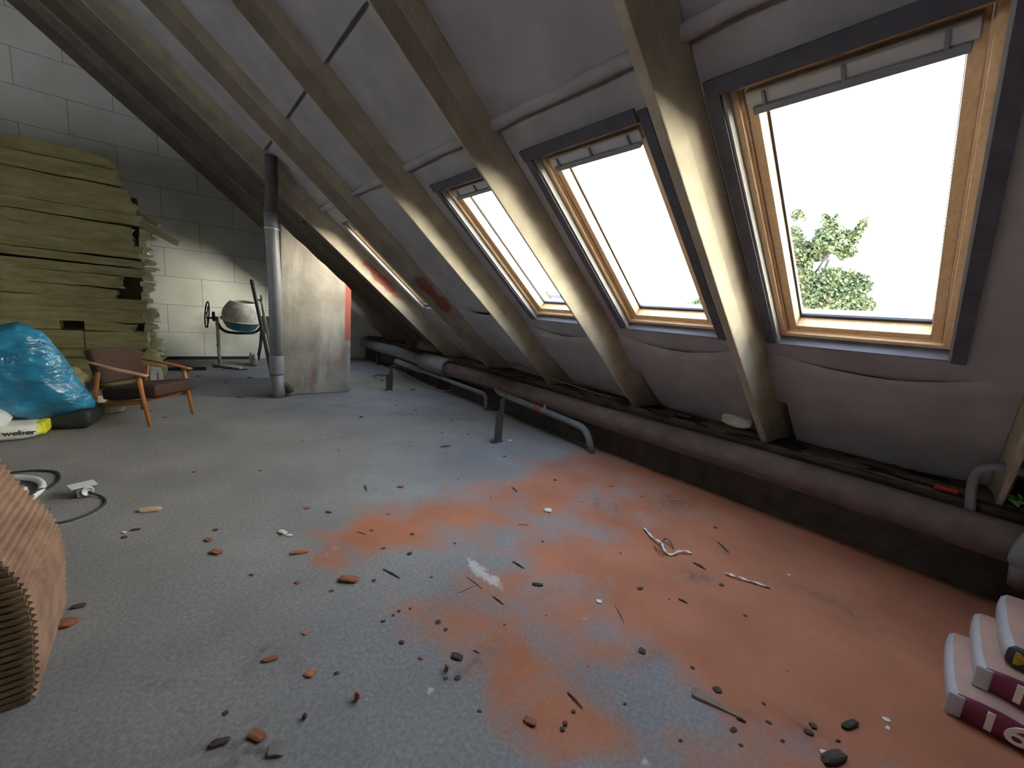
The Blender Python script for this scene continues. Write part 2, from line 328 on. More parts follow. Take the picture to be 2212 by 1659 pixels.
# ------------------------------------------------------------------ gable wall with large pale blocks
def mat_blocks():
    m = bpy.data.materials.new('aerated_blocks'); m.use_nodes = True; n = m.node_tree; L = n.links; b = n.nodes['Principled BSDF']
    t = n.nodes.new('ShaderNodeTexCoord'); sep = n.nodes.new('ShaderNodeSeparateXYZ'); L.new(t.outputs['Object'], sep.inputs[0])
    cb = n.nodes.new('ShaderNodeCombineXYZ'); L.new(sep.outputs['X'], cb.inputs[0]); L.new(sep.outputs['Z'], cb.inputs[1])
    mp = n.nodes.new('ShaderNodeMapping'); L.new(cb.outputs[0], mp.inputs[0]); mp.inputs['Location'].default_value = (.078, -.008, 0)
    br = n.nodes.new('ShaderNodeTexBrick'); L.new(mp.outputs[0], br.inputs[0])
    br.inputs['Scale'].default_value = 1; br.inputs['Brick Width'].default_value = 1.115; br.inputs['Row Height'].default_value = .54
    br.inputs['Mortar Size'].default_value = .005; br.inputs['Mortar Smooth'].default_value = .2; br.offset = .5
    br.inputs['Color1'].default_value = (.80, .83, .81, 1); br.inputs['Color2'].default_value = (.86, .88, .85, 1); br.inputs['Mortar'].default_value = (.33, .35, .35, 1)
    nz = n.nodes.new('ShaderNodeTexNoise'); nz.inputs['Scale'].default_value = 1.6; nz.inputs['Detail'].default_value = 7; L.new(t.outputs['Object'], nz.inputs[0])
    cr = n.nodes.new('ShaderNodeValToRGB'); L.new(nz.outputs[0], cr.inputs[0]); cr.color_ramp.elements[0].position = .3; cr.color_ramp.elements[1].position = .6
    cr.color_ramp.elements[0].color = (.82, .82, .77, 1); cr.color_ramp.elements[1].color = (1, 1, 1, 1)
    mu = n.nodes.new('ShaderNodeMix'); mu.data_type = 'RGBA'; mu.blend_type = 'MULTIPLY'; mu.inputs[0].default_value = .8
    L.new(br.outputs[0], mu.inputs[6]); L.new(cr.outputs[0], mu.inputs[7])
    # cement splashes around the mixer, low on the wall
    v = n.nodes.new('ShaderNodeVectorMath'); v.operation = 'DISTANCE'; L.new(t.outputs['Object'], v.inputs[0]); v.inputs[1].default_value = (.72, 10.5, .55)
    n2 = n.nodes.new('ShaderNodeTexNoise'); n2.inputs['Scale'].default_value = 2.6; n2.inputs['Detail'].default_value = 6; L.new(t.outputs['Object'], n2.inputs[0])
    ad = n.nodes.new('ShaderNodeMath'); ad.operation = 'ADD'; L.new(v.outputs['Value'], ad.inputs[0]); L.new(n2.outputs[0], ad.inputs[1])
    c2 = n.nodes.new('ShaderNodeValToRGB'); L.new(ad.outputs[0], c2.inputs[0]); c2.color_ramp.elements[0].position = .55; c2.color_ramp.elements[1].position = .98
    c2.color_ramp.elements[0].color = (.5, .5, .5, 1); c2.color_ramp.elements[1].color = (0, 0, 0, 1)
    mx = n.nodes.new('ShaderNodeMix'); mx.data_type = 'RGBA'; L.new(c2.outputs[0], mx.inputs[0]); L.new(mu.outputs[2], mx.inputs[6]); mx.inputs[7].default_value = (.27, .27, .22, 1)
    L.new(mx.outputs[2], b.inputs['Base Color']); b.inputs['Roughness'].default_value = .95
    return m
b_ = N(); box(b_, (-2.2, 10.68, 2.9), (13.6, .3, 6.6)); struct(build('wall_back', b_, mat_blocks()))
b_ = N(); box(b_, (-2.2, -4.3, 2.9), (13.6, .2, 6.6)); struct(build('wall_front', b_, M_kw))
b_ = N(); box(b_, (-8.55, 3.2, .3), (.2, 14.8, .7)); struct(build('wall_left', b_, M_kw))
# loose stub of membrane at the foot of the block wall
b_ = N(); box(b_, (.2, 10.5, .03), (2.2, .05, .06)); struct(build('baseboard_back', b_, M_rub))

# ------------------------------------------------------------------ roof: rafters, deck, felt, roof windows
DU, DL, DD = 1.77, 2.05, 2.25
SR = -4.70
RY = [-1.60, -.19, 1.135, 2.48, 3.83, 5.25, 6.60, 7.95, 9.30]
TK = .055
SF = 3.61
def rafter(y0, m, k):
    b = N(); TK = {2: .055, 3: .022, 4: .022}.get(k, .03)
    # stem below, haunched towards the roof; cut level at the ledge
    prof = [(y0, DU), (y0-.0, 1.915), (y0-.038, DL-.01), (y0-.038, DD), (y0+.07, DD), (y0+.07, DL), (y0+TK+.01, 1.93), (y0+TK, DU)]
    zc = .578
    secs = []
    for f in [0, .1, .2, .3, .4, .5, .6, .7, .8, .88, .95, 1]:
        ring = []
        for (y, d) in prof:
            send = (1.5+math.cos(TH)*d-zc)/math.sin(TH)
            s = SR+(send-SR)*f
            j = .004*noise.noise(Vector((y*9+k*3.1, s*2.7, d*8))) if 0 < f < 1 else 0
            bul = .0
            ring.append(b.verts.new(rp(y+(j-bul if y <= y0 else j+bul), s, d+(j if d < DD else 0))))
        secs.append(ring)
    n = len(prof)
    for a, c in zip(secs, secs[1:]):
        for i in range(n): b.faces.new((a[i], a[(i+1) % n], c[(i+1) % n], c[i]))
    b.faces.new(secs[0]); b.faces.new(list(reversed(secs[-1])))
    o = build('rafter', b, m, bevel=.008)
    return o
RLAB = {0: 'pale concrete rafter behind the viewer', 1: 'sloping rafter nearest the viewer, at the right picture edge', 2: 'wide pale rafter between the largest roof window and the middle roof window',
        3: 'pale rafter between the middle roof window and the small left one', 4: 'pale rafter just left of the third roof window, lit on its lower half',
        5: 'dark rafter with red paint stain beside the slit of the farthest roof window', 6: 'rafter with pale and red lit side left of the farthest roof window',
        7: 'dark rafter passing just over the plastered chimney stub', 8: 'farthest dark rafter running along the white block wall'}
for k, y in enumerate(RY):
    o = rafter(y, mat_red('rafter_red_%d' % k, y, 2.1 if k == 5 else 1.85, .9, .17) if k in (5, 6) else (M_raftshade if k > 6 else M_raft), k)
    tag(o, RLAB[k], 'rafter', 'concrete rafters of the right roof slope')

# window openings: centre y (at glass), per bay
WIN = {1: dict(c=.588, n=1), 2: dict(c=1.85, n=2), 3: dict(c=3.12, n=3), 5: dict(c=5.95, n=4), 7: dict(c=8.66, n=5)}
HW, ST, SB = .415, .845, 2.575       # reveal half width, top and bottom
def felt_bay(k):
    y0, y1 = RY[k]+TK+.012, RY[k+1]-.03
    b = N(); w = WIN.get(k); rnd = random.Random(k*11+3)
    def patchgrid(sa, sb, dfun, ns, lip0=.0, lip1=.0, hole=None, wave=None, foot=False):
        ylist = [y0+(y1-y0)*i/16 for i in range(17)]
        if hole: ylist = sorted(set([q for q in ylist if abs(q-hole[0]) > .02 and abs(q-hole[1]) > .02]+[hole[0], hole[1]]))
        slist = [sa+(sb-sa)*i/ns for i in range(ns+1)]
        if hole: slist = sorted(set([q for q in slist if abs(q-hole[2]) > .02 and abs(q-hole[3]) > .02]+[hole[2], hole[3]]))
        G = []
        for i, s in enumerate(slist):
            row = []
            for y in ylist:
                t = (y-y0)/(y1-y0); ss = s
                if wave:
                    if s == slist[0] and wave[0]: ss = s+wave[0]*math.sin(math.pi*t)+.006*noise.noise(Vector((y*9, k, 1)))
                    if s == slist[-1] and wave[1]: ss = s+wave[1]*math.sin(math.pi*t)
                    if wave[0] and 0 < (s-slist[0]) < .4: ss = s+wave[0]*math.sin(math.pi*t)*(1-(s-slist[0])/.4)
                d = dfun(t, ss)+.006*noise.noise(Vector((y*3.1, ss*2.3, k*7.7)))+.003*noise.noise(Vector((y*9, ss*8, k)))
                if i == 0: d += lip0
                if i == len(slist)-1: d += lip1
                row.append(b.verts.new(rp(y, ss, d)))
            G.append(row)
        for i in range(len(slist)-1):
            for j in range(len(ylist)-1):
                if hole and hole[2]-.001 <= slist[i] and slist[i+1] <= hole[3]+.001 and hole[0]-.001 <= ylist[j] and ylist[j+1] <= hole[1]+.001: continue
                if foot and slist[i] > 3.30+.05*math.sin(j*2.3+k) and ylist[j] > y1-.13: continue
                b.faces.new((G[i][j], G[i][j+1], G[i+1][j+1], G[i+1][j]))
    sag = lambda t: .018*math.sin(math.pi*t)
    jt = -.36+.01*rnd.uniform(-1, 1)
    patchgrid(SR+.3, jt, lambda t, s: DL-.020-sag(t), 30, 0, -.004)
    patchgrid(jt-.05, .545, lambda t, s: DL-sag(t)*.6, 12, .01)
    # rolled fold of the upper sheet
    rows = []
    for q in range(13):
        a = math.pi*(q/12)*1.25
        row = []
        for i in range(17):
            t = i/16; y = y0+(y1-y0)*t
            thick = .032*(1+.25*noise.noise(Vector((y*4, k*5, 2)))); off = .012*noise.noise(Vector((y*3, k, 9)))
            row.append(b.verts.new(rp(y, .553+off-thick*math.cos(a)*1.1, DL-.012-thick*.9*math.sin(a))))
        rows.append(row)
    for a, c in zip(rows, rows[1:]):
        for i in range(16): b.faces.new((a[i], a[i+1], c[i+1], c[i]))
    lo = 2.70 if w else 2.45
    hole = None
    if w: hole = (w['c']-HW, w['c']+HW, ST, SB); hole = (max(hole[0], y0+.02), min(hole[1], y1-.02), ST, SB)
    if k == 4:
        patchgrid(.57, 1.45, lambda t, s: DL+.004, 14, .012, 0); patchgrid(1.43, lo+.1, lambda t, s: DL-.012, 18, .02, .01)
    else:
        patchgrid(.57, lo+.16, lambda t, s: DL+.004, 26, .012, .012, hole)
    patchgrid(lo, 3.93, lambda t, s: DL-.014-.022*math.sin(math.pi*t)-.02*math.sin(math.pi*min(1, max(0, (s-lo)/1.3))), 20, .028, 0, None, (.13, 0), True)
    o = build('ceiling', b, M_felt if k < 6 else M_deck, smooth=False)  # the farthest bays take the dark deck colour instead of the felt grey
    for p in o.data.polygons: p.use_smooth = True
    es = o.modifiers.new('split', 'EDGE_SPLIT'); es.split_angle = R(35)
    return o
FLAB = {0: 'grey felt lining right of the rafter nearest the viewer', 1: 'grey felt lining around the largest roof window at the right', 2: 'grey felt lining around the middle roof window',
        3: 'grey felt lining around the third roof window', 4: 'grey felt lining between two rafters without any window, with a lap joint',
        5: 'narrow visible strip of grey felt around the farthest roof window slit', 6: 'dark deck-coloured lining behind the chimney stub', 7: 'dark deck-coloured lining nearest the block wall'}
for k in range(8):
    f_ = felt_bay(k); f_['label'] = FLAB[k]; struct(f_)
# roof deck outside the felt, with the window openings left free
b_ = N()
ys = [-4.2]
for k in sorted(WIN): ys += [WIN[k]['c']-HW-.02, WIN[k]['c']+HW+.02]
ys.append(10.8)
for i in range(len(ys)-1):
    if i % 2 == 0: rbox(b_, ys[i], ys[i+1], SR-.1, 4.6, DD, DD+.12)
    else:
        rbox(b_, ys[i], ys[i+1], SR-.1, ST-.02, DD, DD+.12); rbox(b_, ys[i], ys[i+1], SB+.02, 4.6, DD, DD+.12)
struct(build('ceiling', b_, M_deck))
# far slope of the gable roof, beyond the ridge on the left
rx = rp(0, SR, DD).x; rz = rp(0, SR, DD).z
b_ = N()
A = Vector((rx, 0, rz)); Bv = A+Vector((-math.cos(TH), 0, -math.sin(TH)))*8.6; nn = Vector((-math.sin(TH), 0, math.cos(TH)))*.14
hexa(b_, [A+Vector((0,-4.4,0)), A+Vector((0,10.8,0)), Bv+Vector((0,10.8,0)), Bv+Vector((0,-4.4,0)), A+nn+Vector((0,-4.4,0)), A+nn+Vector((0,10.8,0)), Bv+nn+Vector((0,10.8,0)), Bv+nn+Vector((0,-4.4,0))])
struct(build('ceiling_far_slope', b_, M_deck))

def ring(bm, yc, h0, h1, s0, s1, t0, t1, d0, d1):
    # rectangular frame: outer half width h1 / s t0..t1, inner half width h0 / s s0..s1
    rbox(bm, yc-h1, yc-h0, t0, t1, d0, d1); rbox(bm, yc+h0, yc+h1, t0, t1, d0, d1)
    rbox(bm, yc-h0, yc+h0, t0, s0, d0, d1); rbox(bm, yc-h0, yc+h0, s1, t1, d0, d1)
def roof_window(c, n):
    root = empty('window_%d' % n, rp(c, SB, DL)); struct(root)
    inv = Matrix.Translation(-root.location)
    def part(name, bm, m, parent=None, bevel=0.0):
        bmesh.ops.transform(bm, matrix=inv, verts=bm.verts)
        o = build(name, bm, m, parent or root, bevel=bevel)
        return o
    b = N(); rbox(b, c+HW, c+HW+.012, ST, SB, DL-.008, 2.112); part('reveal_board', b, M_board)
    b = N(); rbox(b, c-HW-.012, c-HW, ST, SB, DL-.008, 2.112); part('reveal_board', b, M_board)
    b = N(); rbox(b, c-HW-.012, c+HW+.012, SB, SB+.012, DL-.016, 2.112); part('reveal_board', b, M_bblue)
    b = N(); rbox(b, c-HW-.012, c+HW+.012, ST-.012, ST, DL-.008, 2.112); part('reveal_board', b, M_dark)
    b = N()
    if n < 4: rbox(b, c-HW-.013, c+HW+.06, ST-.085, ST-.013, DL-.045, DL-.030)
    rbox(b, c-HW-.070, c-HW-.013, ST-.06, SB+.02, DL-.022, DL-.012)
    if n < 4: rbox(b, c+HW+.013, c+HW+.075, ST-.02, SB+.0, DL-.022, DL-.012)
    part('dark_collar', b, M_dark)  # flat dark strips laid over the felt around the opening
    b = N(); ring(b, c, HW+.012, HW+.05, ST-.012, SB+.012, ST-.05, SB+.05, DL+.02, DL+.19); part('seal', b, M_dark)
    # timber frame fixed to the roof
    b = N(); ring(b, c, HW-.040, HW+.0, ST+.035, SB-.055, ST, SB-.02, 2.112, 2.30); part('frame', b, M_pine, bevel=.003)
    b = N(); ring(b, c, HW-.030, HW-.0, ST+.03, SB-.052, ST, SB-.022, 2.092, 2.112); part('frame_lip', b, M_pine, bevel=.003)
    # sash
    b = N(); ring(b, c, HW-.090, HW-.044, ST+.125, SB-.095, ST+.04, SB-.046, 2.125, 2.262); part('sash', b, M_pine, bevel=.004)
    b = N(); ring(b, c, HW-.102, HW-.088, ST+.14, SB-.118, ST+.12, SB-.093, 2.205, 2.222); part('gasket', b, M_rub)
    b = N(); rbox(b, c-HW+.09, c+HW-.09, ST+.12, SB-.095, 2.222, 2.236); g = part('pane', b, M_glass)
    # ventilation bar at the head
    b = N(); rbox(b, c-HW+.06, c+HW-.06, ST+.05, ST+.12, 2.093, 2.126); fl = part('ventilation_flap', b, M_alu, bevel=.004)
    b = N(); rbox(b, c-HW+.075, c+HW-.085, ST+.120, ST+.152, 2.078, 2.120); part('opening_bar', b, M_bar, bevel=.005)
    for q in (-.28, .0, .28):
        b = N(); rbox(b, c+q-.006, c+q+.006, ST+.065, ST+.14, 2.080, 2.11); part('bar_bracket', b, M_bar)
    b = N(); ring(b, c, HW-.03, HW+.03, ST+.04, SB-.04, ST-.03, SB+.03, 2.30, 2.335); part('flashing', b, M_alu)
    return root
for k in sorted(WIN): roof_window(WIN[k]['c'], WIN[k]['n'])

#PART2

# ------------------------------------------------------------------ chimney stub and vent pipe
def mat_plaster():
    m = bpy.data.materials.new('chimney_plaster'); m.use_nodes = True; n = m.node_tree; L = n.links; b = n.nodes['Principled BSDF']
    t = n.nodes.new('ShaderNodeTexCoord')
    def nz(sc, st=(1, 1, 1), det=7):
        mp = n.nodes.new('ShaderNodeMapping'); mp.inputs['Scale'].default_value = st; L.new(t.outputs['Object'], mp.inputs[0])
        q = n.nodes.new('ShaderNodeTexNoise'); q.inputs['Scale'].default_value = sc; q.inputs['Detail'].default_value = det; L.new(mp.outputs[0], q.inputs[0]); return q.outputs[0]
    def rm(s_, a, ca, c, cb):
        q = n.nodes.new('ShaderNodeValToRGB'); q.color_ramp.elements[0].position = a; q.color_ramp.elements[1].position = c
        q.color_ramp.elements[0].color = (*ca, 1); q.color_ramp.elements[1].color = (*cb, 1); L.new(s_, q.inputs[0]); return q.outputs[0]
    def mixc(f, a, c):
        q = n.nodes.new('ShaderNodeMix'); q.data_type = 'RGBA'; L.new(f, q.inputs[0])
        for i, v in ((6, a), (7, c)):
            if isinstance(v, tuple): q.inputs[i].default_value = (*v, 1)
            else: L.new(v, q.inputs[i])
        return q.outputs[2]
    c = rm(nz(2.2), .35, (.27, .24, .21), .65, (.42, .38, .33))
    c = mixc(rm(nz(3.0, (1, 1, .22)), .52, (0, 0, 0), .66, (.75, .75, .75)), c, (.56, .54, .49))
    c = mixc(rm(nz(2.4, (1.6, 1, .4)), .58, (0, 0, 0), .72, (.6, .6, .6)), c, (.5, .27, .2))
    c = mixc(rm(nz(1.8, (2, 1, .5)), .56, (0, 0, 0), .74, (.6, .6, .6)), c, (.15, .14, .135))
    sp = n.nodes.new('ShaderNodeSeparateXYZ'); L.new(t.outputs['Object'], sp.inputs[0])
    def band(sock, a, bb):
        q = n.nodes.new('ShaderNodeMapRange'); q.inputs[1].default_value = a; q.inputs[2].default_value = bb; L.new(sock, q.inputs[0]); return q.outputs[0]
    def mul(a, bb):
        q = n.nodes.new('ShaderNodeMath'); q.operation = 'MULTIPLY'; L.new(a, q.inputs[0]); L.new(bb, q.inputs[1]); return q.outputs[0]
    edge = mul(band(sp.outputs['X'], .875, .90), band(sp.outputs['Z'], .80, .86))
    c = mixc(edge, c, (.33, .095, .07))
    L.new(c, b.inputs['Base Color']); b.inputs['Roughness'].default_value = .9
    bp = n.nodes.new('ShaderNodeBump'); bp.inputs['Strength'].default_value = .5; bp.inputs['Distance'].default_value = .012; L.new(nz(14), bp.inputs['Height']); L.new(bp.outputs[0], b.inputs['Normal'])
    return m
ch = empty('chimney_stub', (1.20, 6.66, 0))
b = N(); dS = 1.49
def top_z(x): return 1.5+(dS-math.sin(TH)*x)/math.cos(TH)
n_ = 10; top = []
poly = [(0, 0)]+[(.96, 0)]+[(.985, .02), (.98, top_z(2.18)-.01)]+[(.98-(.98)*i/n_, top_z(2.18-.98*i/n_)+.008*math.sin(i*2.1)) for i in range(1, n_+1)]
fr = [b.verts.new((x, 0, z)) for x, z in poly]; bk = [b.verts.new((x, .36, z)) for x, z in poly]
b.faces.new(fr); b.faces.new(list(reversed(bk)))
for i in range(len(poly)): b.faces.new((fr[i], bk[i], bk[(i+1) % len(poly)], fr[(i+1) % len(poly)]))
build('plaster_body', b, mat_plaster(), ch, bevel=.012)
b = N(); box(b, (-.03, .1, 1.15), (.05, .12, 2.3)); build('gap_strip', b, M_raft, ch)  # narrow brown strip filling the gap between vent pipe and stub
tag(ch, 'stained plastered masonry stub with a sloping top under the rafters', 'chimney')

M_pvc = mat('grey_plastic_pipe', (.24, .25, .27), .4, .08, 10)
M_clip = mat('metal_ring', (.7, .7, .68), .3, .05, 5, metal=.8)
vp = empty('vent_pipe', (1.085, 6.60, 0))
b = N(); tube(b, [(.035, .0, .42), (.03, 0, 1.6), (0, 0, 2.34), (-.01, 0, 2.55)], .083, 24); build('pipe_run', b, M_pvc, vp, True)
b = N(); lathe(b, [(.089, .33), (.092, .33), (.094, .36), (.094, .60), (.088, .61), (.088, .33)], 24, Matrix.Translation((.035, 0, 0))); build('sleeve', b, M_pvc, vp, True)
b = N(); tube(b, [(.05, -.02, .0), (.05, -.02, .12), (.04, 0, .34)], .085, 24); build('foot_piece', b, M_pvc, vp, True)
b = N(); tube(b, smoothpath([(.05, 0, .14), (.12, -.01, .17), (.19, -.01, .11), (.21, -.01, .06)], 5), .055, 16); build('elbow', b, M_dsteel, vp, True)
b = N(); lathe(b, [(.087, 2.335), (.094, 2.337), (.094, 2.352), (.087, 2.354)], 24, closed=False); build('clamp_ring', b, M_clip, vp, True)
b = N(); tube(b, smoothpath([(-.01, 0, 2.53), (-.01, -.03, 2.68), (-.015, -.15, 2.86), (-.02, -.16, 3.05), (-.02, -.16, 3.22)], 4), .073, 20); build('upper_run', b, M_dsteel, vp, True)
for z in (.47, .13):
    b = N(); box(b, (.055, -.086 if z > .2 else -.103, z), (.035, .006, .03)); build('sticker', b, M_board, vp)
tag(vp, 'grey plastic vent pipe standing against the left side of the chimney stub', 'pipe')

# ------------------------------------------------------------------ pipes along the eave
lp = empty('lagged_pipe', (3.725, 6.1, .43))
pts = [(0, y-6.1, .008*math.sin(y*1.7)) for y in [-4, -3, -2, -1, 0, 1, 2, 3, 4, 5, 6.15]]
b = N(); tube(b, smoothpath(pts, 3), .118, 24); build('lagging', b, M_lag, lp, True)
b = N(); lathe(b, [(.125, 0), (.165, 0), (.168, .02), (.166, .95), (.14, .97), (.125, .97)], 24, Matrix.Translation((0, .05, .01)) @ Matrix.Rotation(R(-90), 4, 'X')); build('outer_jacket', b, M_steelg, lp, True)
b = N(); tube(b, [(0, .9, 0), (0.01, 2.4, .02), (0.0, 4.25, .0)], .115, 20); build('far_lagging', b, M_laglight, lp, True)
for q in (3.3, .4):
    b = N(); box(b, (0, q, -.22), (.05, .05, .42)); build('bracket', b, M_dsteel, lp)
tag(lp, 'long thick lagged heating pipe running along the eave wall', 'pipe')
g1 = empty('heating_pipe', (3.64, 7.3, .26))
b = N(); tube(b, smoothpath([(0, 0, 0), (0, -1.2, -.01), (0, -2.2, -.02), (0, -2.38, -.03), (0, -2.44, -.08)], 4)+[Vector((0, -2.45, -.16)), Vector((0, -2.45, -.262))], .033, 14); build('pipe_run', b, M_laglight, g1, True)
b = N(); tube(b, [(0, -.25, 0), (0, .85, .01)], .062, 16); build('lagging', b, M_laglight, g1, True)
tag(g1, 'thin grey heating pipe bending down to the floor, the farther of the two low bends', 'pipe', 'thin heating pipes in front of the eave wall')
g2 = empty('heating_pipe', (3.60, 4.5, .31))
b = N(); tube(b, smoothpath([(.12, .14, .05), (.02, .08, .06), (0, -.12, .03), (0, -.8, 0), (0, -1.45, -.03), (0, -1.62, -.06), (.01, -1.68, -.13)], 6)+[Vector((.02, -1.72, -.22)), Vector((.03, -1.74, -.312))], .040, 16); build('pipe_run', b, M_laglight, g2, True)
b = N(); tube(b, [(0, -.78, .0), (0, -.90, -.005)], .043, 16); build('red_band', b, mat('red_oxide', (.28, .08, .06), .7), g2, True)
b = N(); box(b, (0, -.95, .05), (.02, .02, .05)); build('clip', b, M_clip, g2)
tag(g2, 'thin grey heating pipe with a reddish band, bending down nearer the viewer', 'pipe', 'thin heating pipes in front of the eave wall')
# far pale duct seen right of the chimney stub
g3 = empty('bent_pipe', (3.80, -.055, .50))
b = N(); tube(b, smoothpath([(0, -.02, -.01), (0, .005, .15), (0, .005, .26), (0, -.022, .312), (0, -.08, .34), (0, -.16, .338), (0, -.26, .33), (0, -.5, .32)], 6), .025, 14); build('pipe_run', b, M_laglight, g3, True)
b = N(); tube(b, [(0, 0, -.02), (0, 0, .02)], .028, 12); build('union_nut', b, M_clip, g3, True)
tag(g3, 'grey pipe loop bending up over the thick pipe at the right picture edge', 'pipe')
g4 = empty('pipe_stub', (3.50, -.29, .30))
b = N(); tube(b, smoothpath([(0, 0, .10), (-.02, .0, .15), (.0, -.01, .21), (.05, -.03, .25)], 5), .05, 16); tube(b, [(0, 0, .12), (.02, -.01, .02), (.09, -.02, -.05)], .042, 14); build('pipe_run', b, M_laglight, g4, True)
tag(g4, 'rounded grey pipe end at the right picture edge in front of the eave wall', 'pipe')
# angle posts standing on the screed
def post(x, y, h, w, lab, rz):
    t = empty('steel_post', (x, y, 0), rz)
    b = N()
    box(b, (0, 0, h*.36), (w, .007, h*.72)); box(b, (w/2-.004, .022, h*.45), (.007, .05, h*.9)); box(b, (w*.2, 0, h*.86), (w*.6, .007, h*.28))
    build('upright', b, M_dsteel, t)
    b = N(); tube(b, [(0, -.008, h*.70), (0, .012, h*.70)], .016, 12); build('bolt', b, M_rub, t)
    b = N(); box(b, (-.01, .01, .006), (w*1.25, .07, .012)); build('foot_plate', b, M_dsteel, t)
    tag(t, lab, 'post'); return t
post(2.862, 3.535, .52, .125, 'short flat steel post standing alone on the screed, nearer the viewer', R(8))
p2 = post(2.83, 6.60, .40, .12, 'short dark steel post with a crossbar, right of the chimney stub', R(0))
b = N(); tube(b, smoothpath([(-.30, -.02, .26), (-.2, -.04, .29), (-.1, -.02, .27), (0, 0, .30), (.03, .02, .42), (.12, 0, .41)], 4), .012, 8); build('bent_bar', b, M_dsteel, p2, True)

# plaster remnant lump and dark rubble at the far kneewall
b = N()
bmesh.ops.create_icosphere(b, subdivisions=4, radius=.5)
for v in b.verts:
    v.co.x *= .55; v.co.y *= 1.5; v.co.z *= .55
    v.co += v.co.normalized()*.05*noise.noise(v.co*4)
o = build('mortar_mound', b, M_ledge, smooth=True); o.location = (4.25, 8.1, .56)
tag(o, 'low mound of mortar rubble on the far end of the eave ledge', 'rubble')

# brick and offcuts on the ledge
def chunk(name, loc, size, m, seed, rz=0.0, parent=None, flat=.5, sub=2):
    b = N(); bmesh.ops.create_icosphere(b, subdivisions=sub, radius=.5); rnd = random.Random(seed); off = Vector((seed*1.37, seed*.71, 3))
    for v in b.verts:
        q = v.co.copy()
        k = max(abs(q.x), abs(q.y), abs(q.z)); q = q.lerp(q*(.5/k), .65)
        q += q.normalized()*.16*noise.noise(q*3+off)
        v.co = Vector((q.x*size[0], q.y*size[1], (q.z)*size[2]))
    mn = min(v.co.z for v in b.verts)
    for v in b.verts: v.co.z -= mn
    o = build(name, b, m); o.location = loc; o.rotation_euler = (0, 0, rz)
    return o
M_block = mat('broken_block', (.58, .55, .48), .9, .12, 12, .4, 60, col2=(.66, .63, .57))
M_brown = mat('brick_brown', (.30, .11, .06), .9, .35, 14, .4, 60)
M_brick = mat('brick_orange', (.42, .17, .10), .9, .3, 16, .4, 60)
M_chipd = mat('dark_chip', (.075, .05, .04), .9, .4, 20)
M_chipw = mat('white_chip', (.62, .58, .52), .9, .15, 14)
M_twig = mat('twig', (.09, .06, .04), .8, .3, 12)
t = chunk('block_offcut', (4.18, 1.50, .59), (.25, .13, .13), M_block, 5, R(80))
tag(t, 'broken pale masonry block lying on the eave ledge beside the wide rafter', 'block')
t = chunk('wood_offcut', (4.05, 1.98, .592), (.2, .07, .03), M_twig, 8, R(100))
tag(t, 'small dark offcut lying on the ledge left of the pale block', 'offcut')
b = N(); tube(b, [(0, 0, .02), (.01, .11, .02)], .016, 10); t = build('marker_stick', b, mat('red_plastic', (.45, .03, .03), .5), smooth=True); t.location = (3.87, .0, .585)
tag(t, 'small red stick lying on the eave ledge near the pipe loop', 'stick')
b = N()
for k in range(14):
    a = k*2.4; tube(b, smoothpath([(0, 0, 0), (.04*math.cos(a), .04*math.sin(a), .03), (.075*math.cos(a+.5), .075*math.sin(a+.5), .01+.02*(k % 3))], 3), .007, 6)
t = build('plant_sprig', b, mat('moss', (.22, .42, .12), .9)); t.location = (3.98, -.24, .60); tag(t, 'pale green tuft behind the pipes at the right picture edge', 'sprig')
# loose cable drooping over the ledge
b = N(); tube(b, smoothpath([(3.90, 5.3, .60), (3.95, 4.9, .70), (3.98, 4.4, .72), (4.0, 3.9, .66), (4.05, 3.3, .61), (4.05, 2.9, .6)], 8), .008, 8); t = build('cable', b, M_ledge, smooth=True)
tag(t, 'dusty cable arching over the eave ledge between two rafter feet', 'cable')
b = N(); tube(b, smoothpath([(3.52, 9.6, .06), (3.45, 8.8, .10), (3.5, 8.0, .14), (3.56, 7.4, .10), (3.6, 6.7, .02), (3.63, 6.2, .03), (3.66, 5.9, .10)], 8), .008, 8); t = build('cable', b, M_ledge, smooth=True)
tag(t, 'thin dusty cable sagging in front of the far eave pipe', 'cable')

# ------------------------------------------------------------------ concrete mixer
M_mixg = mat('cement_crust', (.50, .49, .45), .95, .3, 9, .6, 40)
M_mixb = mat('mixer_drum_lower', (.05, .19, .26), .7, .3, 5, .4, 40, col2=(.30, .36, .36), thr=(.48, .75))
M_black = mat('black_paint', (.03, .035, .045), .5, .2)
mx = empty('concrete_mixer', (1.0, 9.45, 0), R(4))
def T3(x, y, z): return Matrix.Translation((x, y, z))
tilt = T3(.02, 0, .93) @ Matrix.Rotation(R(9), 4, 'X') @ Matrix.Rotation(R(3), 4, 'Y')
b = N(); lathe(b, [(.312, .0), (.322, .08), (.308, .17), (.262, .26), (.205, .335), (.198, .35), (.190, .345), (.195, .33), (.270, .16), (.290, .0), (.312, .0)], 36, tilt); build('drum_top', b, M_mixg, mx, True)
b = N(); lathe(b, [(.31, 0), (.342, .0), (.342, -.022), (.31, -.024)], 36, tilt); build('drum_rim', b, M_cut, mx, True)
b = N(); lathe(b, [(.008, -.21), (.17, -.205), (.235, -.17), (.285, -.09), (.305, -.02), (.30, 0), (.27, -.0), (.25, -.1), (.01, -.18)], 36, tilt); build('drum_bottom', b, M_mixb, mx, True)
b = N()
yoke = smoothpath([(-.37, 0, .96), (-.365, 0, .86), (-.31, 0, .74), (-.2, 0, .675), (0, 0, .66), (.2, 0, .675), (.31, 0, .74), (.365, 0, .86), (.37, 0, .96)], 5)
tube(b, yoke, .026, 10); build('yoke', b, M_black, mx, True)
b = N()
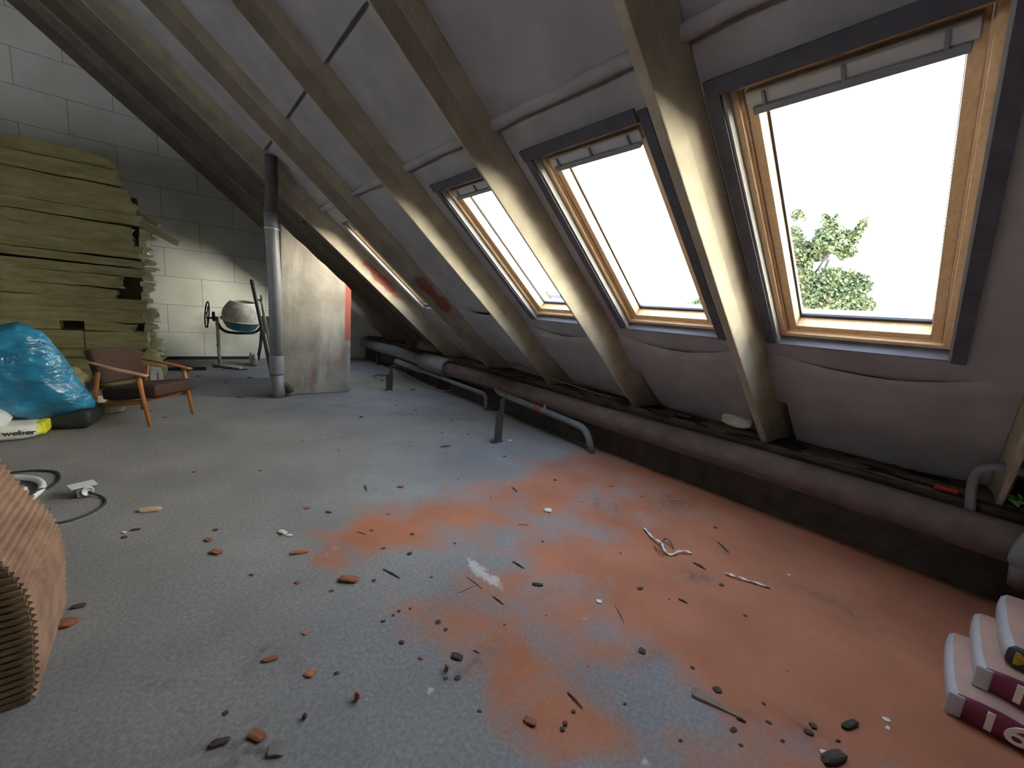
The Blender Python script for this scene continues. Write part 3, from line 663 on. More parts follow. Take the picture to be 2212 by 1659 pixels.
for a in (0, 1): tube(b, [(-.37-.16*a, 0, .93), (-.37-.16*(1-a)*0-.05, 0, .93)], .018, 10)
build('axle', b, M_dsteel, mx, True)
b = N()
c_ = Vector((-.52, -.02, .99)); rr = .235
tube(b, [c_+Vector((.02*math.sin(a), rr*math.cos(a), rr*math.sin(a))) for a in [2*math.pi*k/28 for k in range(29)]], .012, 8, caps=False)
for a in (.3, .3+2.094, .3+4.189): tube(b, [c_, c_+Vector((0, rr*math.cos(a), rr*math.sin(a)))], .009, 6)
build('hand_wheel', b, M_black, mx, True)
b = N(); lathe(b, [(.0, -.015), (.09, -.015), (.09, .015), (.0, .015)], 20, T3(-.42, 0, .96) @ Matrix.Rotation(R(90), 4, 'Y')); build('gear_disc', b, M_dsteel, mx, True)
b = N(); tube(b, [(-.37, 0, .95), (-.355, -.02, .03)], .028, 12); tube(b, [(-.36, 0, .42), (-.40, 0, .43), (-.34, 0, .41)], .012, 8); build('stand_leg', b, M_mixg, mx, True)
b = N(); tube(b, [(-.40, .33, .03), (-.35, -.02, .03), (-.08, -.40, .03)], .028, 10); build('stand_foot', b, M_mixg, mx, True)
b = N(); tube(b, [(.38, 0, .98), (.34, .05, .40), (.30, .1, .12)], .028, 12); build('stand_leg', b, M_dsteel, mx, True)
b = N(); box(b, (.43, .02, .84), (.12, .24, .34)); build('motor_box', b, M_black, mx, bevel=.01)
b = N(); tube(b, [(.40, 0, 1.0), (.37, 0, 1.26), (.33, .0, 1.33), (.25, 0, 1.32)], .018, 8); tube(b, [(.36, 0, 1.30), (.36, 0, 1.42)], .022, 8); build('tilt_lever', b, M_dsteel, mx, True)
for dy in (-.0, .26):
    b = N(); lathe(b, [(.03, -.03), (.11, -.03), (.125, -.01), (.125, .01), (.11, .03), (.03, .03)], 20, T3(.24, .05+dy, .125) @ Matrix.Rotation(R(90), 4, 'Y')); build('wheel', b, M_mixg, mx, True)
tag(mx, 'small concrete mixer with crusted drum and hand wheel before the block wall', 'concrete mixer')
# stakes leaning by the vent pipe
def stake(a, c, w, m, lab, cat='bar'):
    b = N(); tube(b, [Vector(a), Vector(c)], w, 8); o = build('leaning_bar', b, m, smooth=True); tag(o, lab, cat); return o
stake((1.30, 8.05, .022), (1.10, 8.65, 1.68), .030, M_dsteel, 'thick dark bar leaning between mixer and vent pipe')
b = N(); box(b, (.115, 9.12, .03), (.62, .05, .06)); t = build('dark_plank', b, M_rub); tag(t, 'dark plank lying on the screed left of the mixer foot', 'plank')
b = N(); tube(b, [(1.33, 7.86, .02), (1.19, 8.10, 1.15)], .022, 8); t = build('leaning_bar', b, M_raft, smooth=True); tag(t, 'thin pale lath leaning beside the thick dark bar', 'bar')

# ------------------------------------------------------------------ mineral wool stack, left
def mat_wool():
    m = mat('mineral_wool', (.34, .31, .14), .98, .3, 4, .9, 45, col2=(.52, .48, .25), stretch=(1, 1, 5), thr=(.3, .7)); return m
M_wool = mat_wool(); M_wooll = mat('torn_wool', (.50, .49, .30), .98, .2, 14, .8, 60, col2=(.62, .62, .44))
M_wood = mat('partition', (.12, .10, .05), .95, .3, 3)
o_ = N(); hexa(o_, [(-4.6, 8.62, 0), (-.34, 8.62, 0), (-.34, 9.0, 0), (-4.6, 9.0, 0), (-4.6, 8.62, 2.7), (-.34, 8.62, 2.7), (-.34, 9.0, 2.7), (-4.6, 9.0, 2.7)])
wl = build('partition_block', o_, M_wood); tag(wl, 'dark partition hidden behind the stacked mineral wool', 'partition')
rw = random.Random(21)
def slab(x0, x1, z0, z1, y0, y1, seed, droop=0.0, ragged=.05, group=True):
    b = N(); nx, nz, ny = max(6, int((x1-x0)/.07)), max(3, int((z1-z0)/.045)), 3
    off = Vector((seed*2.3, seed, 0))
    def P(i, j, k):
        u, v, w = i/nx, j/nz, k/ny
        x = x0+(x1-x0)*u; z = z0+(z1-z0)*v; y = y0+(y1-y0)*w
        if i == nx: x += ragged*(noise.noise(Vector((z*14, y*6, seed)))+.5*noise.noise(Vector((z*40, y*10, seed))))*1.2
        z += (.011*noise.noise(Vector((x*3, 0, seed*1.7)))+.004*noise.noise(Vector((x*11, 0, seed))))*(1 if 0 < j < nz else 1)
        z += droop*u*u
        if k == 0: y += .022*noise.noise(Vector((x*2.2, z*7, seed)))+.012*noise.noise(Vector((x*8, z*30, seed)))
        return (x, y, max(.003, z))
    import itertools
    V = {}
    def vert(i, j, k):
        if (i, j, k) not in V: V[(i, j, k)] = b.verts.new(P(i, j, k))
        return V[(i, j, k)]
    for i in range(nx):
        for j in range(nz):
            b.faces.new((vert(i, j, 0), vert(i+1, j, 0), vert(i+1, j+1, 0), vert(i, j+1, 0))); b.faces.new((vert(i, j, ny), vert(i, j+1, ny), vert(i+1, j+1, ny), vert(i+1, j, ny)))
    for i in range(nx):
        for k in range(ny):
            b.faces.new((vert(i, 0, k), vert(i, 0, k+1), vert(i+1, 0, k+1), vert(i+1, 0, k))); b.faces.new((vert(i, nz, k), vert(i+1, nz, k), vert(i+1, nz, k+1), vert(i, nz, k+1)))
    for j in range(nz):
        for k in range(ny):
            b.faces.new((vert(0, j, k), vert(0, j+1, k), vert(0, j+1, k+1), vert(0, j, k+1)))
            f = b.faces.new((vert(nx, j, k), vert(nx, j, k+1), vert(nx, j+1, k+1), vert(nx, j+1, k))); f.material_index = 1
    o = build('mineral_wool_slab', b, M_wool, mats=[M_wool, M_wooll]); return o
courses = [(.01, .16, -.50), (.17, .33, -.30), (.345, .46, -.36), (.48, .72, -.30), (.735, .86, -.46), (.865, 1.05, -.34), (1.055, 1.20, -.30), (1.21, 1.36, -.62),
           (1.365, 1.53, -.56), (1.54, 1.66, -.30), (1.70, 1.80, -.30), (1.81, 1.98, -.31), (1.985, 2.12, -.40), (2.125, 2.27, -.42), (2.28, 2.42, -.30), (2.43, 2.58, -.34), (2.59, 2.78, -.42), (2.79, 2.98, -.50)]
for i, (z0, z1, xe) in enumerate(courses):
    xs_ = [-4.6, -2.1+.25*math.sin(i*2.2), xe]
    if i in (3, 4): xs_ = [-4.6, -.98, xe]
    jut = [0, .02, -.05, .05, -.02, .03, 0, -.03, .02, .0, .03, 0, .02, .01, 0, .02, .0, .02][i]
    for q in range(2):
        y0 = 8.36-jut+.02*rw.uniform(-1, 1)
        x1 = xs_[q+1]-(.015 if q == 0 else 0)
        if i in (4,) and q == 0: x1 -= .22
        o = slab(xs_[q], x1, z0, z1+.004, y0, 8.60, i*3+q, droop=-.03*(i % 3 == 1)*q, ragged=.06 if q else .01)
        up = z0 > 2.1
        tag(o, 'dark shaded mineral wool slab in the upper courses of the stacked wool wall' if up else 'yellowish mineral wool slab in the lit courses of the stacked wool wall', 'insulation slab', 'mineral wool slabs, upper courses' if up else 'mineral wool slabs, lower courses')
# pale torn ends of the slabs behind the face
for i in range(26):
    z = .15+i*.079+rw.uniform(-.01, .01); w = rw.uniform(.06, .15)
    x = -.33+rw.uniform(-.03, .03)
    o = slab(x, x+w, z, z+rw.uniform(.065, .10), 8.345+rw.uniform(0, .05), 8.60, 90+i, ragged=.09)
    o.name = 'torn_wool_end'; o.data.materials[0] = M_wooll
    tag(o, 'pale torn end of a wool slab sticking out beside the block wall', 'insulation scrap', 'torn ends at the edge of the wool wall')
o = slab(-.34, .12, 2.28, 2.36, 8.40, 8.55, 150, ragged=.03); o.rotation_euler = (0, R(26), 0); o.location = (-1.02, 0, .09)
tag(o, 'loose wool strip jutting out to the right at the top of the stack', 'insulation scrap')
o = slab(-.50, -.14, 2.44, 2.50, 8.42, 8.56, 151, ragged=.03); o.rotation_euler = (0, R(28), 0); o.location = (-1.13, 0, -.03+.12)
tag(o, 'dark loose wool strip jutting out above the other one', 'insulation scrap')
# slumped top of the stack
b = N(); prof = [(-4.6, 2.99), (-.52, 3.0), (-.50, 3.02), (-.60, 3.12), (-.9, 3.18), (-4.6, 3.05)]
f_ = [b.verts.new((x, 8.4, z)) for x, z in prof]; k_ = [b.verts.new((x, 8.62, z)) for x, z in prof]
b.faces.new(f_); b.faces.new(list(reversed(k_)))
for i in range(6): b.faces.new((f_[i], k_[i], k_[(i+1) % 6], f_[(i+1) % 6]))
o = build('mineral_wool_slab', b, M_wool); tag(o, 'topmost slumped slab capping the stacked wool wall', 'insulation slab')
# clumps of wool on the floor round the chair
def clump(loc, size, m, seed, lab, cat='insulation scrap', rz=0, name='wool_clump'):
    b = N(); bmesh.ops.create_icosphere(b, subdivisions=3, radius=.5)
    for v in b.verts:
        q = v.co.copy(); q += q.normalized()*(.22*noise.noise(q*3+Vector((seed, 0, 0)))+.12*noise.noise(q*9+Vector((0, seed, 0))))
        v.co = Vector((q.x*size[0], q.y*size[1], q.z*size[2]))
    mn = min(v.co.z for v in b.verts)
    for v in b.verts: v.co.z -= mn
    o = build(name, b, m, smooth=True); o.location = loc; o.rotation_euler = (0, 0, rz); tag(o, lab, cat); return o
clump((-.66, 7.75, 0), (.5, .35, .26), M_wool, 3, 'large clump of mineral wool on the floor behind the armchair')
clump((-.30, 8.05, 0), (.34, .3, .42), M_wool, 7, 'upright clump of mineral wool at the foot of the wool wall')
clump((-.78, 6.6, 0), (.24, .2, .12), M_wooll, 5, 'pale wool scrap on the floor left of the armchair leg')
clump((-1.15, 7.6, 0), (.5, .4, .30), M_wool, 12, 'heap of wool behind the blue sack')
clump((-.58, 6.25, 0), (.19, .15, .10), M_wooll, 15, 'pale fluffy wool scrap under the armchair seat')

# ------------------------------------------------------------------ armchair
M_uph = mat('brown_upholstery', (.066, .038, .029), .95, .12, 30, .5, 300)
M_teak = mat('teak', (.40, .15, .05), .45, .25, 6, stretch=(1, 1, .25))
M_teakp = mat('teak_light', (.52, .30, .19), .4, .15, 6)
arm = empty('armchair', (-.27, 5.91, 0), R(47))
wS, dS_ = .27, .275
def taper(name, a, c, r0, r1, m):
    b = N(); tube(b, [Vector(a), (Vector(a)+Vector(c))/2, Vector(c)], r0, 12, radii=[r0, (r0+r1)/2*1.05, r1]); return build(name, b, m, arm, True)
for sx_ in (-1, 1):
    taper('leg', (sx_*(wS+.0), -dS_-.02, 0), (sx_*wS, -dS_+.07, .545), .014, .022, M_teak)
    taper('leg', (sx_*(wS+.0), dS_+.06, 0), (sx_*wS, dS_-.04, .53), .014, .021, M_teak)
    b = N(); P = smoothpath([(sx_*wS, -dS_-.02, .545), (sx_*(wS+.01), -dS_+.15, .565), (sx_*(wS+.01), .05, .585), (sx_*(wS-.01), dS_-.02, .61), (sx_*(wS-.02), dS_+.09, .63)], 5)
    sec = []
    for i, p in enumerate(P):
        t_ = i/(len(P)-1); w = .022+.018*math.sin(math.pi*min(1, t_*1.3+.1)); h = .012
        sec.append([b.verts.new(p+Vector((w*math.cos(a), 0, h*math.sin(a)))) for a in [2*math.pi*k/12 for k in range(12)]])
    for a_, c_2 in zip(sec, sec[1:]):
        for k in range(12): b.faces.new((a_[k], a_[(k+1) % 12], c_2[(k+1) % 12], c_2[k]))
    b.faces.new(sec[0]); b.faces.new(list(reversed(sec[-1])))
    build('armrest', b, M_teakp if sx_ < 0 else M_teak, arm, True)
    b = N(); hexa(b, [(sx_*wS-.012, -dS_+.05, .235), (sx_*wS+.012, -dS_+.05, .235), (sx_*wS+.012, dS_, .155), (sx_*wS-.012, dS_, .155),
                      (sx_*wS-.012, -dS_+.05, .275), (sx_*wS+.012, -dS_+.05, .275), (sx_*wS+.012, dS_, .20), (sx_*wS-.012, dS_, .20)]); build('side_rail', b, M_teak, arm)
def cushion(name, w, d, t, M, m):
    b = N(); nx, ny = 12, 12
    def z(u, v): return (t/2)*(1-.35*max(abs(u), abs(v))**6)
    Tp = [[b.verts.new(M @ Vector((u*w/2*(1-.02*abs(v)), v*d/2, z(u, v)+.008*noise.noise(Vector((u*2, v*2, 1)))))) for u in [-1+2*i/nx for i in range(nx+1)]] for v in [-1+2*j/ny for j in range(ny+1)]]
    Bt = [[b.verts.new(M @ Vector((u*w/2, v*d/2, -z(u, v)))) for u in [-1+2*i/nx for i in range(nx+1)]] for v in [-1+2*j/ny for j in range(ny+1)]]
    for j in range(ny):
        for i in range(nx):
            b.faces.new((Tp[j][i], Tp[j][i+1], Tp[j+1][i+1], Tp[j+1][i])); b.faces.new((Bt[j][i], Bt[j+1][i], Bt[j+1][i+1], Bt[j][i+1]))
    for i in range(nx):
        b.faces.new((Tp[0][i], Bt[0][i], Bt[0][i+1], Tp[0][i+1])); b.faces.new((Tp[ny][i], Tp[ny][i+1], Bt[ny][i+1], Bt[ny][i]))
    for j in range(ny):
        b.faces.new((Tp[j][0], Tp[j+1][0], Bt[j+1][0], Bt[j][0])); b.faces.new((Tp[j][nx], Bt[j][nx], Bt[j+1][nx], Tp[j+1][nx]))
    return build(name, b, m, arm, True, bevel=.012)
cushion('seat', .50, .60, .16, T3(0, -.06, .335) @ Matrix.Rotation(R(-9), 4, 'X'), M_uph)
cushion('backrest', .51, .37, .10, T3(0, dS_+.03, .575) @ Matrix.Rotation(R(75-4), 4, 'X'), M_uph)
b = N(); tube(b, [(-wS, -dS_+.10, .25), (wS, -dS_+.10, .25)], .014, 8); build('front_rail', b, M_teak, arm, True)
b = N(); tube(b, [(-wS, dS_-.02, .17), (wS, dS_-.02, .17)], .014, 8); build('back_rail', b, M_teak, arm, True)
tag(arm, 'low brown armchair with wooden legs and armrests beside the blue sack', 'armchair')

# ------------------------------------------------------------------ sacks at the left
def mat_bluebag():
    m = bpy.data.materials.new('blue_plastic'); m.use_nodes = True; n = m.node_tree; L = n.links; b = n.nodes['Principled BSDF']
    t = n.nodes.new('ShaderNodeTexCoord'); nz = n.nodes.new('ShaderNodeTexNoise'); nz.inputs['Scale'].default_value = 3.0; nz.inputs['Detail'].default_value = 5; nz.inputs['Distortion'].default_value = .8
    mp = n.nodes.new('ShaderNodeMapping'); mp.inputs['Scale'].default_value = (1, 1, 2.2); mp.inputs['Rotation'].default_value = (0, .5, 0); L.new(t.outputs['Object'], mp.inputs[0]); L.new(mp.outputs[0], nz.inputs[0])
    cr = n.nodes.new('ShaderNodeValToRGB'); L.new(nz.outputs[0], cr.inputs[0]); cr.color_ramp.elements[0].position = .42; cr.color_ramp.elements[1].position = .68
    cr.color_ramp.elements[0].color = (.010, .13, .26, 1); cr.color_ramp.elements[1].color = (.04, .30, .52, 1)
    L.new(cr.outputs[0], b.inputs['Base Color']); b.inputs['Roughness'].default_value = .28; b.inputs['Specular IOR Level'].default_value = .7
    n2 = n.nodes.new('ShaderNodeTexNoise'); n2.inputs['Scale'].default_value = 5.5; n2.inputs['Detail'].default_value = 3; n2.inputs['Distortion'].default_value = 1.0; L.new(mp.outputs[0], n2.inputs[0])
    bp = n.nodes.new('ShaderNodeBump'); bp.inputs['Strength'].default_value = .9; bp.inputs['Distance'].default_value = .05; L.new(n2.outputs[0], bp.inputs['Height']); L.new(bp.outputs[0], b.inputs['Normal'])
    return m
def sack(name, outline, y, thick, m, seed, wr=.02, sy=0.0, puff=.55):
    # outline in x,z (convex), inflated along y about the plane y
    b = N(); cx = sum(p[0] for p in outline)/len(outline); cz = sum(p[1] for p in outline)/len(outline)
    dense = []
    for i, p in enumerate(outline):
        q = outline[(i+1) % len(outline)]; nseg = 7
        for k in range(nseg): dense.append((p[0]+(q[0]-p[0])*k/nseg, p[1]+(q[1]-p[1])*k/nseg))
    K = 9; layers = {}
    def P(i, k, side):
        f = k/K; px_, pz_ = dense[i]; x = cx+(px_-cx)*f; z = cz+(pz_-cz)*f
        t_ = thick/2*(max(0, 1-f**3.2))**puff
        nn_ = noise.noise(Vector((x*5, z*5, seed)))+.6*noise.noise(Vector((x*13, z*13, seed+side)))
        return (x+.3*wr*nn_*f, y+side*(t_+wr*nn_)+sy*(z-cz), z+.3*wr*nn_)
    n = len(dense)
    for side in (-1, 1):
        c = b.verts.new(P(0, 0, side)); rings = []
        for k in range(1, K+1):
            if k == K and side == 1: rings.append(layers['rim']); continue
            rg = [b.verts.new(P(i, k, side if k < K else 0)) for i in range(n)]; rings.append(rg)
            if k == K: layers['rim'] = rg
        for i in range(n): b.faces.new((c, rings[0][i], rings[0][(i+1) % n]))
        for a, d in zip(rings, rings[1:]):
            for i in range(n): b.faces.new((a[i], d[i], d[(i+1) % n], a[(i+1) % n]))
    return build(name, b, m, smooth=True)
bs = sack('blue_sack', [(-1.62, .55), (-1.60, .86), (-1.30, .97), (-1.07, 1.05), (-.93, .95), (-.84, .78), (-.63, .28), (-.645, .205), (-1.05, .12), (-1.35, .22)], 5.62, .40, mat_bluebag(), 3, .03)
tag(bs, 'large crumpled blue plastic sack leaning at the left edge', 'sack')
M_white = mat('white_sack', (.60, .62, .62), .6, .12, 5, .3, 30)
M_yel = mat('yellow_print', (.62, .62, .05), .6, .1)
M_blk = mat('black_sack', (.030, .035, .038), .45, .25, 6, .6, 25)
M_ink = mat('dark_print', (.05, .055, .06), .6, .05)
M_orn = mat('orange_print', (.75, .38, .02), .6, .05)
M_navy = mat('navy_print', (.05, .08, .25), .6, .05)
def flat_bag(name, loc, L, D, Hh, rz, m, seed, lab, cat='bag', rx=0, ry=0, crush=.42, mats=None, mi=None, parent=None, sub=1):
    b = N(); nx, ny, nz = 16, 10, 5
    def P(u, v, w):
        ex = 1-.10*abs(w)**2; e2 = 1-.06*abs(v)**6
        hh = Hh/2*(1-crush*abs(u)**8)*(1-.8*crush*abs(v)**6)
        x = u*L/2*(1-.03*abs(v)**4)*(1-.05*abs(w)**4); y = v*D/2*(1-.04*abs(u)**4)*(1-.06*abs(w)**4)
        nn_ = noise.noise(Vector((u*2.2+seed, v*2.2, w)))
        return Vector((x, y, Hh/2+w*hh+.012*nn_*(1 if w > 0 else .0)))
    V = {}
    def vert(i, j, k):
        if (i, j, k) not in V: V[(i, j, k)] = b.verts.new(P(-1+2*i/nx, -1+2*j/ny, -1+2*k/nz))
        return V[(i, j, k)]
    def q(f, s): 
        ff = b.faces.new(f); ff.material_index = mi(s) if mi else 0
    for i in range(nx):
        for j in range(ny):
            q((vert(i, j, 0), vert(i, j+1, 0), vert(i+1, j+1, 0), vert(i+1, j, 0)), 'bottom'); q((vert(i, j, nz), vert(i+1, j, nz), vert(i+1, j+1, nz), vert(i, j+1, nz)), 'top')
    for i in range(nx):
        for k in range(nz):
            q((vert(i, 0, k), vert(i+1, 0, k), vert(i+1, 0, k+1), vert(i, 0, k+1)), 'front'); q((vert(i, ny, k), vert(i, ny, k+1), vert(i+1, ny, k+1), vert(i+1, ny, k)), 'back')
    for j in range(ny):
        for k in range(nz):
            q((vert(0, j, k), vert(0, j, k+1), vert(0, j+1, k+1), vert(0, j+1, k)), 'left'); q((vert(nx, j, k), vert(nx, j+1, k), vert(nx, j+1, k+1), vert(nx, j, k+1)), 'right')
    o = build(name, b, m, parent, True, mats=mats); o.location = loc; o.rotation_euler = (rx, ry, rz)
    if lab: tag(o, lab, cat)
    return o
def text(name, body, size, m, parent, loc, rot, ext=.0015, scale=(1, 1, 1)):
    c = bpy.data.curves.new(name, 'FONT'); c.body = body; c.size = size; c.extrude = ext; c.offset = size*.02; c.align_x = 'LEFT'; c.align_y = 'CENTER'
    tmp = bpy.data.objects.new('t', c); link(tmp); dg = bpy.context.evaluated_depsgraph_get(); dg.update()
    me = bpy.data.meshes.new_from_object(tmp.evaluated_get(dg)); bpy.data.objects.remove(tmp)
    me.materials.clear(); me.materials.append(m); o = bpy.data.objects.new(name, me); link(o)
    o.parent = parent; o.location = loc; o.rotation_euler = rot; o.scale = scale; return o
wb = flat_bag('mortar_bag', (-1.35, 5.56, 0), .78, .34, .155, R(-3), M_white, 4, 'white mortar bag with black lettering, lying flat at the left edge', 'bag', mats=[M_white, M_yel], mi=lambda s: 1 if s == 'right' else 0)
text('lettering', 'weber', .062, M_ink, wb, (.165, -.171, .080), (R(90), 0, 0), scale=(1.25, 1, 1))
b = N(); lathe(b, [(0, -.002), (.016, -.002), (.016, .002), (0, .002)], 14, T3(.145, -.171, .085) @ Matrix.Rotation(R(90), 4, 'X')); build('logo_dot', b, M_orn, wb)
b = N(); box(b, (.37, .02, .085), (.06, .20, .12)); build('yellow_end', b, M_yel, wb, bevel=.02)
w2 = flat_bag('mortar_bag', (-1.43, 5.72, .20), .80, .40, .16, R(0), M_white, 9, 'white bag tilted up against the blue sack, above the flat one', ry=R(35))
w2.location = (-1.53, 5.36, .33)
b = N(); box(b, (.0, -.19, .10), (.22, .01, .03)); box(b, (.0, -.19, .05), (.14, .01, .02)); build('print_bar', b, M_navy, w2)
flat_bag('black_sack', (-.85, 5.80, 0), .44, .34, .235, R(-14), M_blk, 6, 'dark folded sack lying between the blue sack and the armchair')
flat_bag('black_sack', (-1.45, 6.2, 0), .7, .4, .45, R(0), M_blk, 26, 'dark sack mostly hidden behind the white bags')
flat_bag('cement_bag', (-.36, 6.93, 0), .42, .26, .10, R(10), M_white, 16, 'white bag with blue print lying on the floor behind the armchair seat')
b = N(); box(b, (-.33, 6.80, .055), (.22, .006, .05)); t = build('paper_label', b, M_navy); tag(t, 'blue label strip on the white bag behind the armchair', 'label')
t.parent = None
b = N()
for i in range(9):
    z0 = .0+i*.0; 
hexa(b, [(-.30, 7.35, .0), (-.12, 7.32, .0), (-.12, 7.45, 0), (-.30, 7.45, 0), (-.27, 7.36, .34), (-.16, 7.34, .33), (-.16, 7.42, .33), (-.27, 7.42, .34)])
t = build('paper_sack', b, M_white, bevel=.015); tag(t, 'upright crumpled white paper sack behind the armchair back', 'bag')
b = N(); box(b, (0, -.062, .17), (.012, .004, .2)); o2 = build('red_stripe', b, mat('maroon_print', (.20, .02, .06), .6), t); o2.location = (-.2, 7.40, 0)

# ------------------------------------------------------------------ corrugated cardboard bale at the left edge
M_card = mat('corrugated_card', (.17, .095, .062), .9, .25, 9, .3, 50, col2=(.28, .17, .12))
prof = [(-.445, 0), (-.43, .08), (-.425, .17), (-.42, .26), (-.42, .335), (-.428, .42), (-.445, .49), (-.468, .545), (-.50, .61), (-.53, .68), (-.565, .76), (-.61, .83), (-.68, .885), (-.78, .90), (-.95, .90)]
dn = []
P0_ = smoothpath([(x, 0, z) for x, z in prof], 10); P_ = [P0_[0]]; last = P0_[0]
for p, q in zip(P0_, P0_[1:]):
    m_ = max(1, int((q-p).length/.0033))
    for k in range(1, m_+1): P_.append(p.lerp(q, k/m_))
acc = 0; pitch = .0265
b = N(); rows = []
for i, p in enumerate(P_):
    if i: acc += (P_[i]-P_[i-1]).length
    tn = (P_[min(i+1, len(P_)-1)]-P_[max(i-1, 0)]).normalized(); nr = Vector((tn.z, 0, -tn.x))
    q = p+nr*(.0062*math.sin(acc/pitch*2*math.pi))
    rows.append([b.verts.new((q.x-.02*yy*0, 1.955+.50*yy+.010*math.sin(acc*7), q.z*(1-.0*yy))) for yy in [0, .2, .4, .6, .8, 1]])
for a, c in zip(rows, rows[1:]):
    for i in range(5): b.faces.new((a[i], a[i+1], c[i+1], c[i]))
inner = [(p.x, p.z) for p in P_]
v0 = [r[0] for r in rows]; v1 = [r[-1] for r in rows]
c0 = b.verts.new((-.95, 1.955, 0)); c1 = b.verts.new((-.95, 2.455, 0))
b.faces.new([c0]+v0); b.faces.new([c1]+list(reversed(v1)))
b.faces.new((rows[0][0], c0, c1, rows[0][-1])); b.faces.new((rows[-1][0], rows[-1][-1], c1, c0))
cb_ = build('corrugated_cardboard', b, M_card)
tag(cb_, 'bulging bale of ribbed brown cardboard cut off by the left picture edge', 'cardboard')
# the front of the bale shows the sheet edges as fine ledges
b = N()
for i in range(34):
    z = .012+i*.0262
    xr = -.45
    for p, q in zip(P_, P_[1:]):
        if p.z <= z <= q.z: xr = p.x
    box(b, ((xr-.006-.95)/2, 1.950, z), (abs(-.95-xr+.006), .018, .013))
build('sheet_edges', b, mat('card_edges', (.13, .09, .05), .95, .25, 12), cb_)

# ------------------------------------------------------------------ hose, cable and socket box
M_hose = mat('white_hose', (.62, .66, .68), .5, .05)
b = N(); tube(b, smoothpath([(-1.02, 4.36, .02), (-.90, 4.33, .022), (-.80, 4.22, .022), (-.755, 4.05, .022), (-.78, 3.88, .022), (-.80, 3.74, .022), (-.775, 3.64, .022)], 8), .020, 12)
t = build('hose', b, M_hose, smooth=True); tag(t, 'short curved white hose on the floor behind the cardboard', 'hose')
b = N(); tube(b, smoothpath([(-1.0, 4.52, .008), (-.86, 4.5, .008), (-.74, 4.40, .008), (-.70, 4.22, .008), (-.73, 4.08, .008)], 8)+smoothpath([(-.76, 3.95, .05), (-.79, 3.75, .05), (-.76, 3.58, .02), (-.68, 3.48, .008), (-.58, 3.44, .008), (-.47, 3.5, .008), (-.41, 3.62, .008), (-.43, 3.74, .008), (-.49, 3.80, .03), (-.51, 3.82, .045)], 8), .0075, 8)
t = build('cable', b, M_black, smooth=True); tag(t, 'black power cable curling from the white hose to the socket box', 'cable')
sb = empty('socket_box', (-.53, 3.84, 0), R(20))
b = N(); box(b, (0, 0, .035), (.085, .07, .055)); build('housing', b, M_steelg, sb, bevel=.008)
b = N(); box(b, (0, .012, .078), (.13, .10, .006), T3(0, 0, 0)); build('cover', b, M_white, sb)
b = N(); lathe(b, [(0, 0), (.032, 0), (.032, .012), (.026, .014), (.024, .004), (0, .004)], 20, T3(.01, -.036, .045) @ Matrix.Rotation(R(90), 4, 'X')); build('socket_face', b, M_hose, sb, True)
tag(sb, 'small white socket box with open cover at the end of the black cable', 'socket')
b = N(); tube(b, [(-.80, 3.72, .02), (-.66, 3.66, .012)], .008, 6); t = build('stick', b, M_twig); tag(t, 'short dark stick lying across the cable near the hose end', 'stick')
b = N()
for i in range(5): pass
t = chunk('rubble_lump', (-.86, 4.0, 0), (.10, .10, .06), M_block, 66); tag(t, 'pale lump of rubble inside the curve of the white hose', 'rubble')

# ------------------------------------------------------------------ cement bags, bottom right
M_maroon = mat('maroon_paper', (.16, .022, .055), .55, .25, 5, .2, 30)
M_pink = mat('dusty_paper', (.40, .255, .21), .7, .15, 4, .3, 25)
M_wh2 = mat('white_paper', (.42, .40, .42), .6, .1, 5)
M_goldt = mat('gold_lettering', (.50, .33, .02), .5, .05)
M_cream = mat('cream_lettering', (.70, .62, .55), .6, .05)
def cbag(loc, rz, seed, lab, face, topm):
    # x = depth from the viewer, y = length ; maroon band on the near (-x) side
    o = flat_bag('cement_bag', loc, .56, .62, .115, rz, topm, seed, lab, 'bag', crush=.12, mats=[topm, face, M_wh2], mi=lambda s: 1 if s == 'left' else (2 if s in ('back',) else 0))
    return o
c1_ = cbag((2.73, -.42, 0), R(4), 31, 'lowest maroon and white cement bag of the stack at the lower right corner', M_maroon, M_pink)
c2_ = cbag((2.83, -.48, .112), R(3), 32, 'middle maroon cement bag of the stack at the lower right corner', M_maroon, M_pink)
c3_ = cbag((2.90, -.54, .222), R(2), 33, 'topmost cement bag with a black band and gold letters', M_black, M_pink)
for cbg, body in ((c1_, '16'), (c2_, '16')):
    text('lettering', body, .115, M_cream, cbg, (-.279, .225, .055), (R(90), 0, R(-90)), .003, (1.25, .95, 1))
text('lettering', 'MA', .075, M_goldt, c3_, (-.2785, .28, .055), (R(90), 0, R(-90)), .0025, (1.2, 1, 1))
for cbg in (c1_, c2_):
    b = N(); box(b, (-.272, .285, .055), (.012, .05, .095)); build('fold_flap', b, M_wh2, cbg, bevel=.006)

